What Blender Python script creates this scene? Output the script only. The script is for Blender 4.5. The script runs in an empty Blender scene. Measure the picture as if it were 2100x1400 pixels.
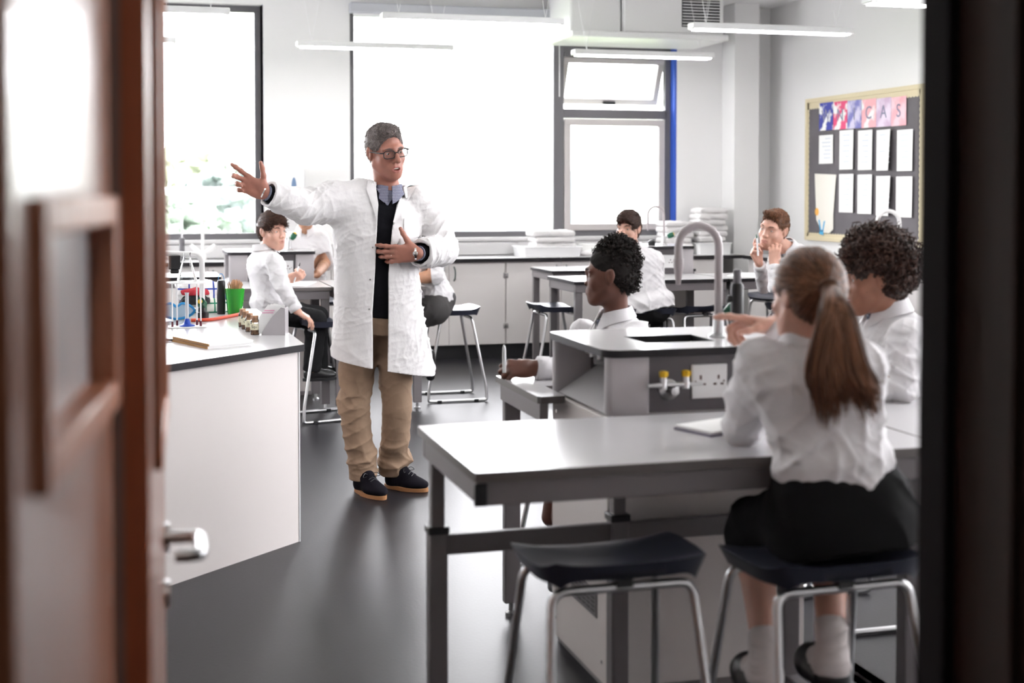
import bpy, bmesh, math, random
import numpy as np
from mathutils import Vector, Matrix
S = bpy.context.scene
C = S.collection
rnd = random.Random(7)
PI = math.pi

# ---------------------------------------------------------------- camera
TH = math.radians(15.7); PITCH = math.radians(1.8); F = 2800.0; HY = 392.0; H = 1.45
CY = HY + F * math.tan(PITCH)
cam_d = bpy.data.cameras.new('camera')
cam_d.sensor_width = 36.0
cam_d.lens = 36.0 * F / 2100.0
cam_d.shift_y = -(CY * -1 + 700.0) / 2100.0
cam_d.clip_start = 0.05; cam_d.clip_end = 500
cam_d.dof.use_dof = True
cam_d.dof.focus_distance = 6.45
cam_d.dof.aperture_fstop = 2.5
cam = bpy.data.objects.new('camera', cam_d)
C.objects.link(cam)
cam.location = (0, 0, H)
cam.rotation_euler = (math.radians(90) - PITCH, 0, -TH)
S.camera = cam

# ---------------------------------------------------------------- sky and exposure
S.view_settings.view_transform = 'Standard'
S.view_settings.look = 'None'
S.view_settings.exposure = 0.38
S.view_settings.gamma = 1.0
S.view_settings.use_curve_mapping = False
W = bpy.data.worlds.new('sky'); S.world = W
W.use_nodes = True
bg = W.node_tree.nodes['Background']
bg.inputs['Color'].default_value = (0.97, 0.965, 1.0, 1)
bg.inputs['Strength'].default_value = 13.0
ROOM_LAMP = 26.0       # strength of the pendant diffusers

# ---------------------------------------------------------------- placing helpers
CT, ST = math.cos(TH), math.sin(TH)
AR = np.array([CT, -ST, 0.0])      # to the right as seen from the doorway
AD = np.array([ST, CT, 0.0])       # away from the doorway
AU = np.array([0.0, 0.0, 1.0])
def P(px, py, z):
    a = (px - 1050) / F; b = -(py - CY) / F
    Z = math.cos(PITCH) + b * math.sin(PITCH); U = -math.sin(PITCH) + b * math.cos(PITCH)
    t = z / Z
    return np.array([(a * CT + Z * ST) * t, (-a * ST + Z * CT) * t, H + U * t])
def G(px, py, h=0.0):
    a = (px - 1050) / F; b = -(py - CY) / F
    Z = math.cos(PITCH) + b * math.sin(PITCH); U = -math.sin(PITCH) + b * math.cos(PITCH)
    t = (h - H) / U
    return np.array([(a * CT + Z * ST) * t, (-a * ST + Z * CT) * t, h])
def nrm(v):
    v = np.asarray(v, float); return v / (np.linalg.norm(v) + 1e-12)

# ---------------------------------------------------------------- materials
def mat(name, col, rough=0.5, metal=0.0, bump=0.0, bscale=60.0, var=0.0, vscale=8.0, coat=0.0,
        emit=0.0, spec=None, sheen=0.0, sss=0.0, trans=0.0, ior=1.45, stretch=(1, 1, 1), tint=None):
    m = bpy.data.materials.new(name); m.use_nodes = True
    nt = m.node_tree; b = nt.nodes['Principled BSDF']
    b.inputs['Base Color'].default_value = (*col, 1)
    b.inputs['Roughness'].default_value = rough
    b.inputs['Metallic'].default_value = metal
    b.inputs['IOR'].default_value = ior
    if coat: b.inputs['Coat Weight'].default_value = coat; b.inputs['Coat Roughness'].default_value = 0.08
    if spec is not None: b.inputs['Specular IOR Level'].default_value = spec
    if sheen: b.inputs['Sheen Weight'].default_value = sheen; b.inputs['Sheen Roughness'].default_value = 0.5
    if sss:
        b.inputs['Subsurface Weight'].default_value = sss
        b.inputs['Subsurface Radius'].default_value = (0.9, 0.35, 0.2)
        b.inputs['Subsurface Scale'].default_value = 0.006
    if trans: b.inputs['Transmission Weight'].default_value = trans
    if emit:
        b.inputs['Emission Color'].default_value = (*(tint or col), 1); b.inputs['Emission Strength'].default_value = emit
    if bump or var:
        tc = nt.nodes.new('ShaderNodeTexCoord'); mp = nt.nodes.new('ShaderNodeMapping')
        mp.inputs['Scale'].default_value = stretch
        nt.links.new(tc.outputs['Object'], mp.inputs['Vector'])
    if bump:
        n = nt.nodes.new('ShaderNodeTexNoise'); n.inputs['Scale'].default_value = bscale; n.inputs['Detail'].default_value = 4
        bp = nt.nodes.new('ShaderNodeBump'); bp.inputs['Strength'].default_value = bump; bp.inputs['Distance'].default_value = 0.01
        nt.links.new(mp.outputs['Vector'], n.inputs['Vector'])
        nt.links.new(n.outputs['Fac'], bp.inputs['Height']); nt.links.new(bp.outputs['Normal'], b.inputs['Normal'])
    if var:
        n = nt.nodes.new('ShaderNodeTexNoise'); n.inputs['Scale'].default_value = vscale; n.inputs['Detail'].default_value = 5
        r = nt.nodes.new('ShaderNodeValToRGB')
        r.color_ramp.elements[0].position = 0.3; r.color_ramp.elements[1].position = 0.7
        r.color_ramp.elements[0].color = (*[max(0, c * (1 - var)) for c in col], 1)
        r.color_ramp.elements[1].color = (*[min(1, c * (1 + var)) for c in col], 1)
        nt.links.new(mp.outputs['Vector'], n.inputs['Vector'])
        nt.links.new(n.outputs['Fac'], r.inputs['Fac']); nt.links.new(r.outputs['Color'], b.inputs['Base Color'])
    return m

def pane_mat(name, tint=(1, 1, 1), refl=0.08):
    m = bpy.data.materials.new(name); m.use_nodes = True
    nt = m.node_tree; nt.nodes.remove(nt.nodes['Principled BSDF'])
    o = nt.nodes['Material Output']
    t = nt.nodes.new('ShaderNodeBsdfTransparent'); t.inputs['Color'].default_value = (*tint, 1)
    g = nt.nodes.new('ShaderNodeBsdfGlossy'); g.inputs['Roughness'].default_value = 0.02
    fr = nt.nodes.new('ShaderNodeFresnel'); fr.inputs['IOR'].default_value = 1.35
    mx = nt.nodes.new('ShaderNodeMixShader')
    nt.links.new(fr.outputs['Fac'], mx.inputs['Fac'])
    nt.links.new(t.outputs['BSDF'], mx.inputs[1]); nt.links.new(g.outputs['BSDF'], mx.inputs[2])
    nt.links.new(mx.outputs['Shader'], o.inputs['Surface'])
    return m

def wood_mat(name, c1, c2, rough=0.35, coat=0.3):
    m = mat(name, c1, rough, coat=coat); nt = m.node_tree; b = nt.nodes['Principled BSDF']
    tc = nt.nodes.new('ShaderNodeTexCoord'); mp = nt.nodes.new('ShaderNodeMapping'); mp.inputs['Scale'].default_value = (14, 14, 0.7)
    n = nt.nodes.new('ShaderNodeTexNoise'); n.inputs['Scale'].default_value = 3; n.inputs['Detail'].default_value = 6; n.inputs['Distortion'].default_value = 0.6
    r = nt.nodes.new('ShaderNodeValToRGB')
    r.color_ramp.elements[0].position = 0.35; r.color_ramp.elements[1].position = 0.7
    r.color_ramp.elements[0].color = (*c2, 1); r.color_ramp.elements[1].color = (*c1, 1)
    nt.links.new(tc.outputs['Object'], mp.inputs['Vector']); nt.links.new(mp.outputs['Vector'], n.inputs['Vector'])
    nt.links.new(n.outputs['Fac'], r.inputs['Fac']); nt.links.new(r.outputs['Color'], b.inputs['Base Color'])
    return m

def check_mat(name, base, line, scale, thick=0.22, rough=0.8):
    m = mat(name, base, rough); nt = m.node_tree; b = nt.nodes['Principled BSDF']
    tc = nt.nodes.new('ShaderNodeTexCoord'); sx = nt.nodes.new('ShaderNodeSeparateXYZ')
    nt.links.new(tc.outputs['Object'], sx.inputs['Vector'])
    outs = []
    for ax in ('X', 'Z'):
        mu = nt.nodes.new('ShaderNodeMath'); mu.operation = 'MULTIPLY'; mu.inputs[1].default_value = scale
        fr = nt.nodes.new('ShaderNodeMath'); fr.operation = 'FRACT'
        lt = nt.nodes.new('ShaderNodeMath'); lt.operation = 'LESS_THAN'; lt.inputs[1].default_value = thick
        nt.links.new(sx.outputs[ax], mu.inputs[0]); nt.links.new(mu.outputs[0], fr.inputs[0]); nt.links.new(fr.outputs[0], lt.inputs[0]); outs.append(lt)
    ad = nt.nodes.new('ShaderNodeMath'); ad.operation = 'ADD'; ad.use_clamp = True
    nt.links.new(outs[0].outputs[0], ad.inputs[0]); nt.links.new(outs[1].outputs[0], ad.inputs[1])
    mx = nt.nodes.new('ShaderNodeMix'); mx.data_type = 'RGBA'
    mx.inputs['A'].default_value = (*base, 1); mx.inputs['B'].default_value = (*line, 1)
    nt.links.new(ad.outputs[0], mx.inputs['Factor']); nt.links.new(mx.outputs['Result'], b.inputs['Base Color'])
    return m

def slat_mat(name, c1, c2, scale, axis='Z', rough=0.5):
    m = mat(name, c1, rough); nt = m.node_tree; b = nt.nodes['Principled BSDF']
    return m

M = {}
M['wall'] = mat('white_wall_paint', (0.79, 0.785, 0.785), 0.85)
M['frontwall'] = mat('pale_front_wall', (0.62, 0.60, 0.59), 0.85)
M['ceiling'] = mat('ceiling_paint', (0.86, 0.86, 0.86), 0.9)
M['floor'] = mat('dark_grey_vinyl', (0.016, 0.015, 0.0185), 0.37, bump=0.05, bscale=90, var=0.12, vscale=3, spec=0.25)
M['panel'] = mat('cream_laminate', (0.74, 0.69, 0.67), 0.45)
M['cabinet'] = mat('pale_cabinet_laminate', (0.72, 0.685, 0.68), 0.4)
M['top'] = mat('pale_grey_worktop', (0.53, 0.52, 0.53), 0.22, spec=0.6)
M['edge'] = mat('dark_worktop_edge', (0.014, 0.012, 0.015), 0.55, spec=.3)
M['greyedge'] = mat('grey_table_edge', (0.12, 0.108, 0.105), 0.45)
M['frame'] = mat('grey_powder_coat', (0.175, 0.16, 0.168), 0.4)
M['trespa'] = mat('grey_service_panel', (0.30, 0.275, 0.28), 0.35)
M['trespa_d'] = mat('dark_grey_service_panel', (0.12, 0.11, 0.12), 0.4)
M['post'] = mat('lilac_grey_post', (0.42, 0.395, 0.41), 0.35)
M['black'] = mat('black_plastic', (0.012, 0.012, 0.014), 0.35)
M['kick'] = mat('black_plinth', (0.015, 0.015, 0.018), 0.5)
M['seat'] = mat('navy_moulded_plastic', (0.030, 0.033, 0.050), 0.32, bump=0.03, bscale=300)
M['chrome'] = mat('satin_chrome', (0.62, 0.62, 0.63), 0.28, metal=1.0)
M['steel'] = mat('brushed_steel', (0.55, 0.55, 0.55), 0.25, metal=1.0)
M['wframe'] = mat('grey_window_frame', (0.13, 0.125, 0.135), 0.45)
M['wframe_l'] = mat('pale_window_sash', (0.48, 0.45, 0.445), 0.45)
M['blue'] = mat('blue_reveal_paint', (0.035, 0.10, 0.50), 0.6)
M['trunk'] = mat('pale_dado_trunking', (0.55, 0.54, 0.545), 0.5)
M['blind'] = mat('grey_roller_blind', (0.50, 0.51, 0.55), 0.8)
M['white'] = mat('white_enamel', (0.84, 0.84, 0.84), 0.4)
M['whiteplastic'] = mat('white_plastic', (0.82, 0.82, 0.83), 0.35)
M['lamp'] = mat('lamp_diffuser', (1, 1, 1), 0.5, emit=ROOM_LAMP, tint=(1.0, 0.975, 0.975))
M['corrfill'] = mat('corridor_fill_diffuser', (1, 1, 1), 0.5, emit=14, tint=(1, .93, .85))  # glow of the added corridor fill
M['door'] = wood_mat('red_brown_door_veneer', (0.34, 0.165, 0.11), (0.25, 0.11, 0.07), 0.30, 0.25)
M['lipping'] = wood_mat('red_brown_lipping', (0.50, 0.20, 0.11), (0.38, 0.14, 0.07), 0.4, 0.1)
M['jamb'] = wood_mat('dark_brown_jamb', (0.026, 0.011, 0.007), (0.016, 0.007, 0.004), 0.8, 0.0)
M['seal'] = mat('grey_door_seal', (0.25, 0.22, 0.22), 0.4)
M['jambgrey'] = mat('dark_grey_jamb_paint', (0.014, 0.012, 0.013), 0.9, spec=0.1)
M['pane'] = pane_mat('window_pane')
M['glass'] = pane_mat('clear_glass', (0.97, 0.98, 0.98))
M['reflglass'] = mat('painted_reflection_glass', (0.55, 0.52, 0.52), 0.25, coat=.3)  # pale grey stands in for the room reflected in the glass
M['paper'] = mat('white_paper', (0.84, 0.84, 0.83), 0.8)
M['corridor'] = mat('corridor_paint', (0.45, 0.36, 0.32), 0.8)

# ---------------------------------------------------------------- objects, labels
def link(o, parent=None):
    C.objects.link(o)
    if parent is not None:
        o.parent = parent
        o.matrix_parent_inverse = Matrix.Identity(4)
    return o
def tag(o, label=None, cat=None, group=None, kind=None):
    if label: o['label'] = label
    if cat: o['category'] = cat
    if group: o['group'] = group
    if kind: o['kind'] = kind
    return o
def thing(name, label, cat, loc=(0, 0, 0), rz=0.0, group=None):
    o = bpy.data.objects.new(name, None); o.empty_display_size = 0.1
    o.location = loc; o.rotation_euler = (0, 0, rz)
    link(o); tag(o, label, cat, group)
    return o
def copy_tree(o, loc=None, rz=None, label=None, group=None, skip=()):
    c = o.copy(); C.objects.link(c)
    if loc is not None: c.location = loc
    if rz is not None: c.rotation_euler = (0, 0, rz)
    if label: c['label'] = label
    if group: c['group'] = group
    for ch in list(o.children):
        d = ch.copy(); C.objects.link(d); d.parent = c
        for g in list(ch.children):
            e = g.copy(); C.objects.link(e); e.parent = d
    return c

class MB:
    """collects shapes and links them as one mesh object"""
    def __init__(s): s.v = []; s.f = []; s.mi = []
    def add(s, vs, fs, mi=0):
        n = len(s.v); s.v += [tuple(map(float, v)) for v in vs]
        s.f += [tuple(i + n for i in f) for f in fs]; s.mi += [mi] * len(fs); return s
    def box(s, x0, x1, y0, y1, z0, z1, mi=0):
        v = [(x0, y0, z0), (x1, y0, z0), (x1, y1, z0), (x0, y1, z0), (x0, y0, z1), (x1, y0, z1), (x1, y1, z1), (x0, y1, z1)]
        return s.add(v, [(3, 2, 1, 0), (4, 5, 6, 7), (0, 1, 5, 4), (1, 2, 6, 5), (2, 3, 7, 6), (3, 0, 4, 7)], mi)
    def obox(s, c, ax, ay, az, mi=0):
        c, ax, ay, az = map(np.asarray, (c, ax, ay, az)); v = []
        for k in (-1, 1):
            for (i, j) in ((-1, -1), (1, -1), (1, 1), (-1, 1)): v.append(c + i * ax + j * ay + k * az)
        return s.add(v, [(3, 2, 1, 0), (4, 5, 6, 7), (0, 1, 5, 4), (1, 2, 6, 5), (2, 3, 7, 6), (3, 0, 4, 7)], mi)
    def prism(s, poly, z0, z1, mi=0):
        n = len(poly); v = [(x, y, z0) for x, y in poly] + [(x, y, z1) for x, y in poly]
        f = [tuple(range(n - 1, -1, -1)), tuple(range(n, 2 * n))] + [(i, (i + 1) % n, n + (i + 1) % n, n + i) for i in range(n)]
        return s.add(v, f, mi)
    def tube(s, path, r, n=10, mi=0, caps=True, closed=False):
        path = [np.asarray(p, float) for p in path]; m = len(path)
        rr = r if hasattr(r, '__len__') else [r] * m
        up = None; v = []
        for i, p in enumerate(path):
            a = path[(i - 1) % m] if (i or closed) else path[0]; b = path[(i + 1) % m] if (i < m - 1 or closed) else path[-1]
            t = nrm(b - a)
            if up is None:
                up = np.cross(t, (0, 0, 1.0)); up = np.cross(t, (1.0, 0, 0)) if np.linalg.norm(up) < 1e-3 else up
            up = nrm(up - t * np.dot(up, t)); w = np.cross(t, up)
            for k in range(n):
                q = 2 * PI * k / n; v.append(p + rr[i] * (math.cos(q) * up + math.sin(q) * w))
        f = []
        for i in range(m if closed else m - 1):
            for k in range(n):
                a = i * n + k; b = i * n + (k + 1) % n; c2 = ((i + 1) % m) * n + (k + 1) % n; d = ((i + 1) % m) * n + k
                f.append((a, b, c2, d))
        if caps and not closed:
            f.append(tuple(range(n - 1, -1, -1))); f.append(tuple((m - 1) * n + k for k in range(n)))
        return s.add(v, f, mi)
    def lathe(s, prof, c=(0, 0, 0), n=24, mi=0, axis=None):
        v = []; f = []
        ax = nrm(axis) if axis is not None else AU
        e1 = np.cross(ax, (0, 1.0, 0)) if abs(ax[1]) < 0.9 else np.cross(ax, (1.0, 0, 0)); e1 = nrm(e1); e2 = np.cross(ax, e1)
        for (r, z) in prof:
            for k in range(n):
                q = 2 * PI * k / n; v.append(np.asarray(c) + ax * z + max(r, 1e-5) * (math.cos(q) * e1 + math.sin(q) * e2))
        for i in range(len(prof) - 1):
            for k in range(n):
                f.append((i * n + k, i * n + (k + 1) % n, (i + 1) * n + (k + 1) % n, (i + 1) * n + k))
        return s.add(v, f, mi)
    def build(s, name, m, parent=None, smooth=40, bevel=0.0, loc=None):
        me = bpy.data.meshes.new(name); me.from_pydata(s.v, [], s.f)
        for mm in (m if isinstance(m, (list, tuple)) else [m]): me.materials.append(mm)
        if any(s.mi): me.polygons.foreach_set('material_index', s.mi)
        bm = bmesh.new(); bm.from_mesh(me); bmesh.ops.recalc_face_normals(bm, faces=bm.faces); bm.to_mesh(me); bm.free()
        if smooth:
            me.polygons.foreach_set('use_smooth', [True] * len(me.polygons))
            me.set_sharp_from_angle(angle=math.radians(smooth))
        o = bpy.data.objects.new(name, me); link(o, parent)
        if loc is not None: o.location = loc
        if bevel:
            b = o.modifiers.new('bevel', 'BEVEL'); b.width = bevel; b.segments = 2; b.limit_method = 'ANGLE'; b.angle_limit = math.radians(40)
        return o
def bez(pts, n=8):
    """smooth curve through points"""
    pts = [np.asarray(p, float) for p in pts]; out = []
    for i in range(len(pts) - 1):
        p0 = pts[max(i - 1, 0)]; p1 = pts[i]; p2 = pts[i + 1]; p3 = pts[min(i + 2, len(pts) - 1)]
        for k in range(n):
            t = k / n
            out.append(0.5 * ((2 * p1) + (-p0 + p2) * t + (2 * p0 - 5 * p1 + 4 * p2 - p3) * t * t + (-p0 + 3 * p1 - 3 * p2 + p3) * t ** 3))
    out.append(pts[-1]); return out
def fillet(pts, r, n=6):
    """polyline with rounded corners"""
    pts = [np.asarray(p, float) for p in pts]; out = [pts[0]]
    for i in range(1, len(pts) - 1):
        a, b, c = pts[i - 1], pts[i], pts[i + 1]
        d1 = nrm(a - b); d2 = nrm(c - b); rr = min(r, np.linalg.norm(a - b) * 0.48, np.linalg.norm(c - b) * 0.48)
        s0 = b + d1 * rr; s1 = b + d2 * rr
        for k in range(n + 1):
            t = k / n; out.append((1 - t) ** 2 * s0 + 2 * t * (1 - t) * b + t * t * s1)
    out.append(pts[-1]); return out
def rrect(x0, x1, y0, y1, r, n=5):
    out = []
    for cx, cy, a in ((x1 - r, y0 + r, -90), (x1 - r, y1 - r, 0), (x0 + r, y1 - r, 90), (x0 + r, y0 + r, 180)):
        for k in range(n + 1):
            q = math.radians(a + 90 * k / n); out.append((cx + r * math.cos(q), cy + r * math.sin(q)))
    return out
# ================================================================ the setting
XL, XR, YD, YB, ZC = -3.6, 5.95, 1.37, 12.0, 3.2
def struct(name, mb, m, **k):
    o = mb.build(name, m, **k); o['kind'] = 'structure'; return o
struct('floor', MB().box(XL - .3, XR + .3, -2.2, YB + .3, -0.12, 0.0), M['floor'], smooth=0)
struct('ceiling', MB().box(XL - .3, XR + .3, YD, YB + .3, ZC, ZC + 0.15), M['ceiling'], smooth=0)
# the right wall's near part lies outside the view; daylight enters there through a row of windows
wr = MB().box(XR, XR + .25, 1.53, YB + .3, 0, 1.0).box(XR, XR + .25, 1.53, YB + .3, 3.0, ZC)
for y0, y1 in ((1.53, 2.2), (4.4, 4.9), (7.2, YB + .3)): wr.box(XR, XR + .25, y0, y1, 1.0, 3.0)
struct('wall_right', wr, M['wall'], smooth=0)
struct('wall_left', MB().box(XL - .25, XL, 1.53, 9.0, 0, ZC).box(XL - .25, XL, 11.2, YB + .3, 0, ZC).box(XL - .25, XL, 9.0, 11.2, 0, 1.0).box(XL - .25, XL, 9.0, 11.2, 3.0, ZC), M['wall'], smooth=0)  # window opening near the back is added, unseen, to brighten this wall's opposite
def side_window(name, x, y0, y1, zlo):
    w = struct(name, MB(), M['wframe']); fr = MB()
    for a, b_ in ((y0, y0 + .055), (y1 - .055, y1), ((y0 + y1) / 2 - .03, (y0 + y1) / 2 + .03)): fr.box(x - .035, x + .035, a, b_, zlo, 3.0)
    fr.box(x - .034, x + .034, y0, y1, zlo, zlo + .055).box(x - .034, x + .034, y0, y1, 2.945, 3.0)
    fr.build('window_frame', M['wframe'], w, bevel=0.004)
    MB().box(x - .006, x + .006, y0 + .05, y1 - .05, zlo + .05, 2.95).build('glass_pane', M['pane'], w, smooth=0)
UNSEEN_WINDOWS_AT = ((XR + .15, 2.2, 4.4), (XR + .15, 4.9, 7.2), (XL - .15, 9.0, 11.2))  # the last, on the left, is added to light the right wall
# back wall with two window openings
SILL, WT = 1.03, 3.06
wb = MB()
YW = YB + 0.28
wb.box(XL, XR, YB, YW, 0, SILL - 0.02).box(XL, XR, YB, YW, WT, ZC)
wb.box(XL, -3.0, YB, YW, SILL - 0.02, WT).box(1.125, 1.89, YB, YW, SILL - 0.02, WT).box(4.985, XR, YB, YW, SILL - 0.02, WT)
struct('wall_back', wb, M['wall'], smooth=0)
# boxed-in columns in the back right corner
struct('trim_1', MB().box(5.447, 5.70, 11.72, YB, 0, ZC), M['wall'], bevel=0.004)
# reveals of the windows painted blue
struct('trim_2', MB().box(4.965, 4.985, YB + .0, YW, SILL, WT), M['blue'], smooth=0)
struct('trim_3', MB().box(1.125, 1.135, YB + .0, YW, SILL, WT), M['blue'], smooth=0)
# window frames
def rect_frame(mb, x0, x1, z0, z1, w, y0, y1, mi=0):
    mb.box(x0, x1, y0, y1, z0, z0 + w, mi).box(x0, x1, y0, y1, z1 - w, z1, mi)
    mb.box(x0, x0 + w, y0, y1, z0 + w, z1 - w, mi).box(x1 - w, x1, y0, y1, z0 + w, z1 - w, mi)
YG = YB + 0.10
w1 = struct('window_1', MB(), M['wframe'])
fr = MB(); rect_frame(fr, -3.0, 1.125, SILL, WT, 0.055, YG, YG + .07)
fr.box(-1.0, -0.93, YG, YG + .07, SILL, WT)
fr.build('window_frame', M['wframe'], w1, bevel=0.004)
MB().box(-2.95, 1.07, YG + .03, YG + .042, SILL + .05, WT - .05).build('glass_pane', M['pane'], w1, smooth=0)
w2 = struct('window_2', MB(), M['wframe'])
fr = MB(); rect_frame(fr, 1.89, 4.965, SILL, WT, 0.055, YG, YG + .07)
fr.box(3.80, 3.90, YG - .005, YG + .075, SILL + .05, WT - .05)
fr.box(3.90, 4.93, YG, YG + .07, 2.13, 2.215)
fr.build('window_frame', M['wframe'], w2, bevel=0.004)
MB().box(1.94, 3.80, YG + .03, YG + .042, SILL + .05, WT - .05).build('glass_pane', M['pane'], w2, smooth=0)
sa = MB(); rect_frame(sa, 3.905, 4.905, SILL + .055, 2.125, 0.062, YG - .012, YG + .05)
sash = sa.build('fixed_sash', M['wframe_l'], w2, bevel=0.004)
MB().box(3.96, 4.85, YG + .012, YG + .024, SILL + .11, 2.07).build('glass_pane', M['pane'], sash, smooth=0)
# top-hung vent leaning outwards at the foot
vt = bpy.data.objects.new('open_vent', None); link(vt, w2)
vt.location = (4.405, YG + .02, 2.70); vt.rotation_euler = (math.radians(24), 0, 0)
sa = MB(); rect_frame(sa, -0.50, 0.50, -0.46, 0.0, 0.055, -.02, .03)
vs = sa.build('vent_sash', M['wframe_l'], vt, bevel=0.004)
MB().box(-0.45, 0.45, 0.0, 0.012, -0.41, -0.05).build('glass_pane', M['pane'], vt, smooth=0)
MB().box(-0.06, 0.06, -.05, -.02, -0.45, -0.425).build('handle', M['black'], vt, bevel=0.004)
MB().box(3.905, 4.905, YG - .02, YG + .05, 2.70, 2.735).box(3.9, 4.95, YG, YG + .07, 2.735, WT - .05).build('head_frame', M['wframe'], w2, bevel=0.004)
for i_, q_ in enumerate(UNSEEN_WINDOWS_AT): side_window('window_%d' % (i_ + 3), *q_, 1.0)
# inner sills and the dado trunking under the windows
struct('trim_4', MB().box(-3.0, 1.125, YB - .03, YG, SILL - .03, SILL).box(1.89, 4.965, YB - .03, YG, SILL - .03, SILL), M['trunk'], bevel=0.004)
struct('trim_5', MB().box(-3.0, 5.40, YB - .06, YB, 0.875, 0.985), M['trunk'], bevel=0.006)
# roller blind cassette over the middle window
rb = thing('roller_blind', 'grey roller blind wound up along the top of the middle window', 'blind', (2.86, YB - .06, 3.06))
MB().box(-0.98, 0.98, -0.05, 0.05, -0.05, 0.04).build('cassette', M['blind'], rb, bevel=0.01)
MB().box(-0.95, 0.95, -0.012, -0.004, -0.075, -0.045).build('bottom_bar', M['whiteplastic'], rb, bevel=0.002)
MB().tube([(0.93, -0.05, 0.0), (0.93, -0.055, -0.75)], 0.004, 6).build('pull_chain', M['whiteplastic'], rb)

# the doorway wall, its frame and the corridor behind the camera
DX0, DX1, WY0, WY1 = -0.03, 1.095, 1.53, 1.68
wd = MB()
wd.box(XL, DX0 - .16, WY0, WY1, 0, ZC).box(DX1 + .06, XR, WY0, WY1, 0, ZC).box(DX0 - .16, DX1 + .06, WY0, WY1, 2.16, ZC)
struct('wall_front', wd, M['frontwall'], smooth=0)
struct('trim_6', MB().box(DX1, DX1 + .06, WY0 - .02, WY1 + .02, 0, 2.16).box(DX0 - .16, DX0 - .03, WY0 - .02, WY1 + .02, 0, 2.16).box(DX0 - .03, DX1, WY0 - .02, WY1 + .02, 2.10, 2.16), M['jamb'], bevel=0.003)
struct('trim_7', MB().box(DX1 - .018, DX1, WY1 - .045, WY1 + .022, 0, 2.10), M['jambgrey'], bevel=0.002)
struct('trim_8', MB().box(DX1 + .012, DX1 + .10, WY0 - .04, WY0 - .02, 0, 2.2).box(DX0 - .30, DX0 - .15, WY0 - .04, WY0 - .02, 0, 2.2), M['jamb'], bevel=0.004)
struct('wall_corridor', MB().box(XL, XR, -2.2, -2.05, 0, 2.6).box(XL - .1, XL, -2.2, WY0, 0, 2.6).box(XR, XR + .1, -2.2, WY0, 0, 2.6), M['corridor'], smooth=0)
struct('ceiling_corridor', MB().box(XL, XR, -2.2, WY0, 2.6, 2.7), M['corridor'], smooth=0)

cl = thing('corridor_fill_lamp', 'added unseen ceiling lamp in the corridor, brightening the door edge', 'light', (0.2, 0.3, 2.56))  # added out of view to brighten the door edge facing the corridor
MB().lathe([(0, 0), (.16, 0), (.16, .04), (0, .04)], (0, 0, 0), 24).build('housing', M['white'], cl)
MB().lathe([(0, -.004), (.14, -.004), (.14, 0)], (0, 0, 0), 24).build('diffuser', M['corrfill'], cl)
def leaf(name, loc, ang, LW, LT, panel, handle):
    """door leaf along local +x from the hinge; the face towards the opening is local -y, at y = 0"""
    door = bpy.data.objects.new(name, None); link(door); tag(door, kind='structure')
    door.location = loc; door.rotation_euler = (0, 0, ang)
    wx0, wx1, wz0, wz1 = panel
    lf = MB()
    lf.box(0.012, LW - .012, 0, LT, 0.008, wz0).box(0.012, LW - .012, 0, LT, wz1, 2.09)
    lf.box(0.012, wx0, 0, LT, wz0, wz1).box(wx1, LW - .012, 0, LT, wz0, wz1)
    lf.build('door_panel', M['door'], door, smooth=0)
    MB().box(0, .012, 0, LT, 0.008, 2.09).build('hinge_lipping', M['lipping'], door, bevel=0.002)
    MB().box(LW - .012, LW, 0, LT, 0.008, 2.09).build('edge_lipping', M['lipping'], door, bevel=0.002)
    MB().box(-.002, .001, LT - .014, LT - .002, 0.01, 2.088).build('edge_seal', M['seal'], door)
    for k, (a, b, z0, z1) in enumerate(((wx0 - .02, wx0 + .012, wz0 - .02, wz1 + .02), (wx1 - .012, wx1 + .02, wz0 - .02, wz1 + .02), (wx0 + .012, wx1 - .012, wz0 - .02, wz0 + .012), (wx0 + .012, wx1 - .012, wz1 - .012, wz1 + .02))):
        MB().box(a, b, -.012, LT + .012, z0, z1).build('glazing_bead', M['lipping'], door, bevel=0.004)
    MB().box(wx0 + .01, wx1 - .01, LT / 2 - .004, LT / 2 + .004, wz0 + .01, wz1 - .01).build('vision_glass', M['reflglass'] if not handle else M['glass'], door, smooth=0)
    if handle:
        for sgn, y in ((-1, 0), (1, LT)):
            hd = MB().lathe([(0.0, 0), (0.026, 0), (0.026, 0.009), (0.0, 0.009)], (LW - .07, y, handle), 20, axis=(0, sgn, 0))
            hd.tube(fillet([(LW - .07, y, handle), (LW - .07, y + sgn * .062, handle), (LW - .20, y + sgn * .064, handle), (LW - .20, y + sgn * .02, handle)], 0.022), 0.0115, 12)
            hd.build('lever_handle', M['chrome'], door)
            MB().lathe([(0.0, 0), (0.024, 0), (0.024, 0.009), (0.0, 0.009)], (LW - .07, y, handle - .10), 20, axis=(0, sgn, 0)).build('lock_escutcheon', M['chrome'], door)
    return door
leaf('door_1', (0.022, 1.677, 0), math.radians(87.5), 0.86, 0.044, (.2, .66, 1.1, 1.9), 0.84)
leaf('door_2', (-0.083, 1.062, 0), math.atan2(1.627 - 1.062, -0.022 + 0.083), 0.575, 0.044, (.10, .55, 1.225, 1.425), 0)

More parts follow.
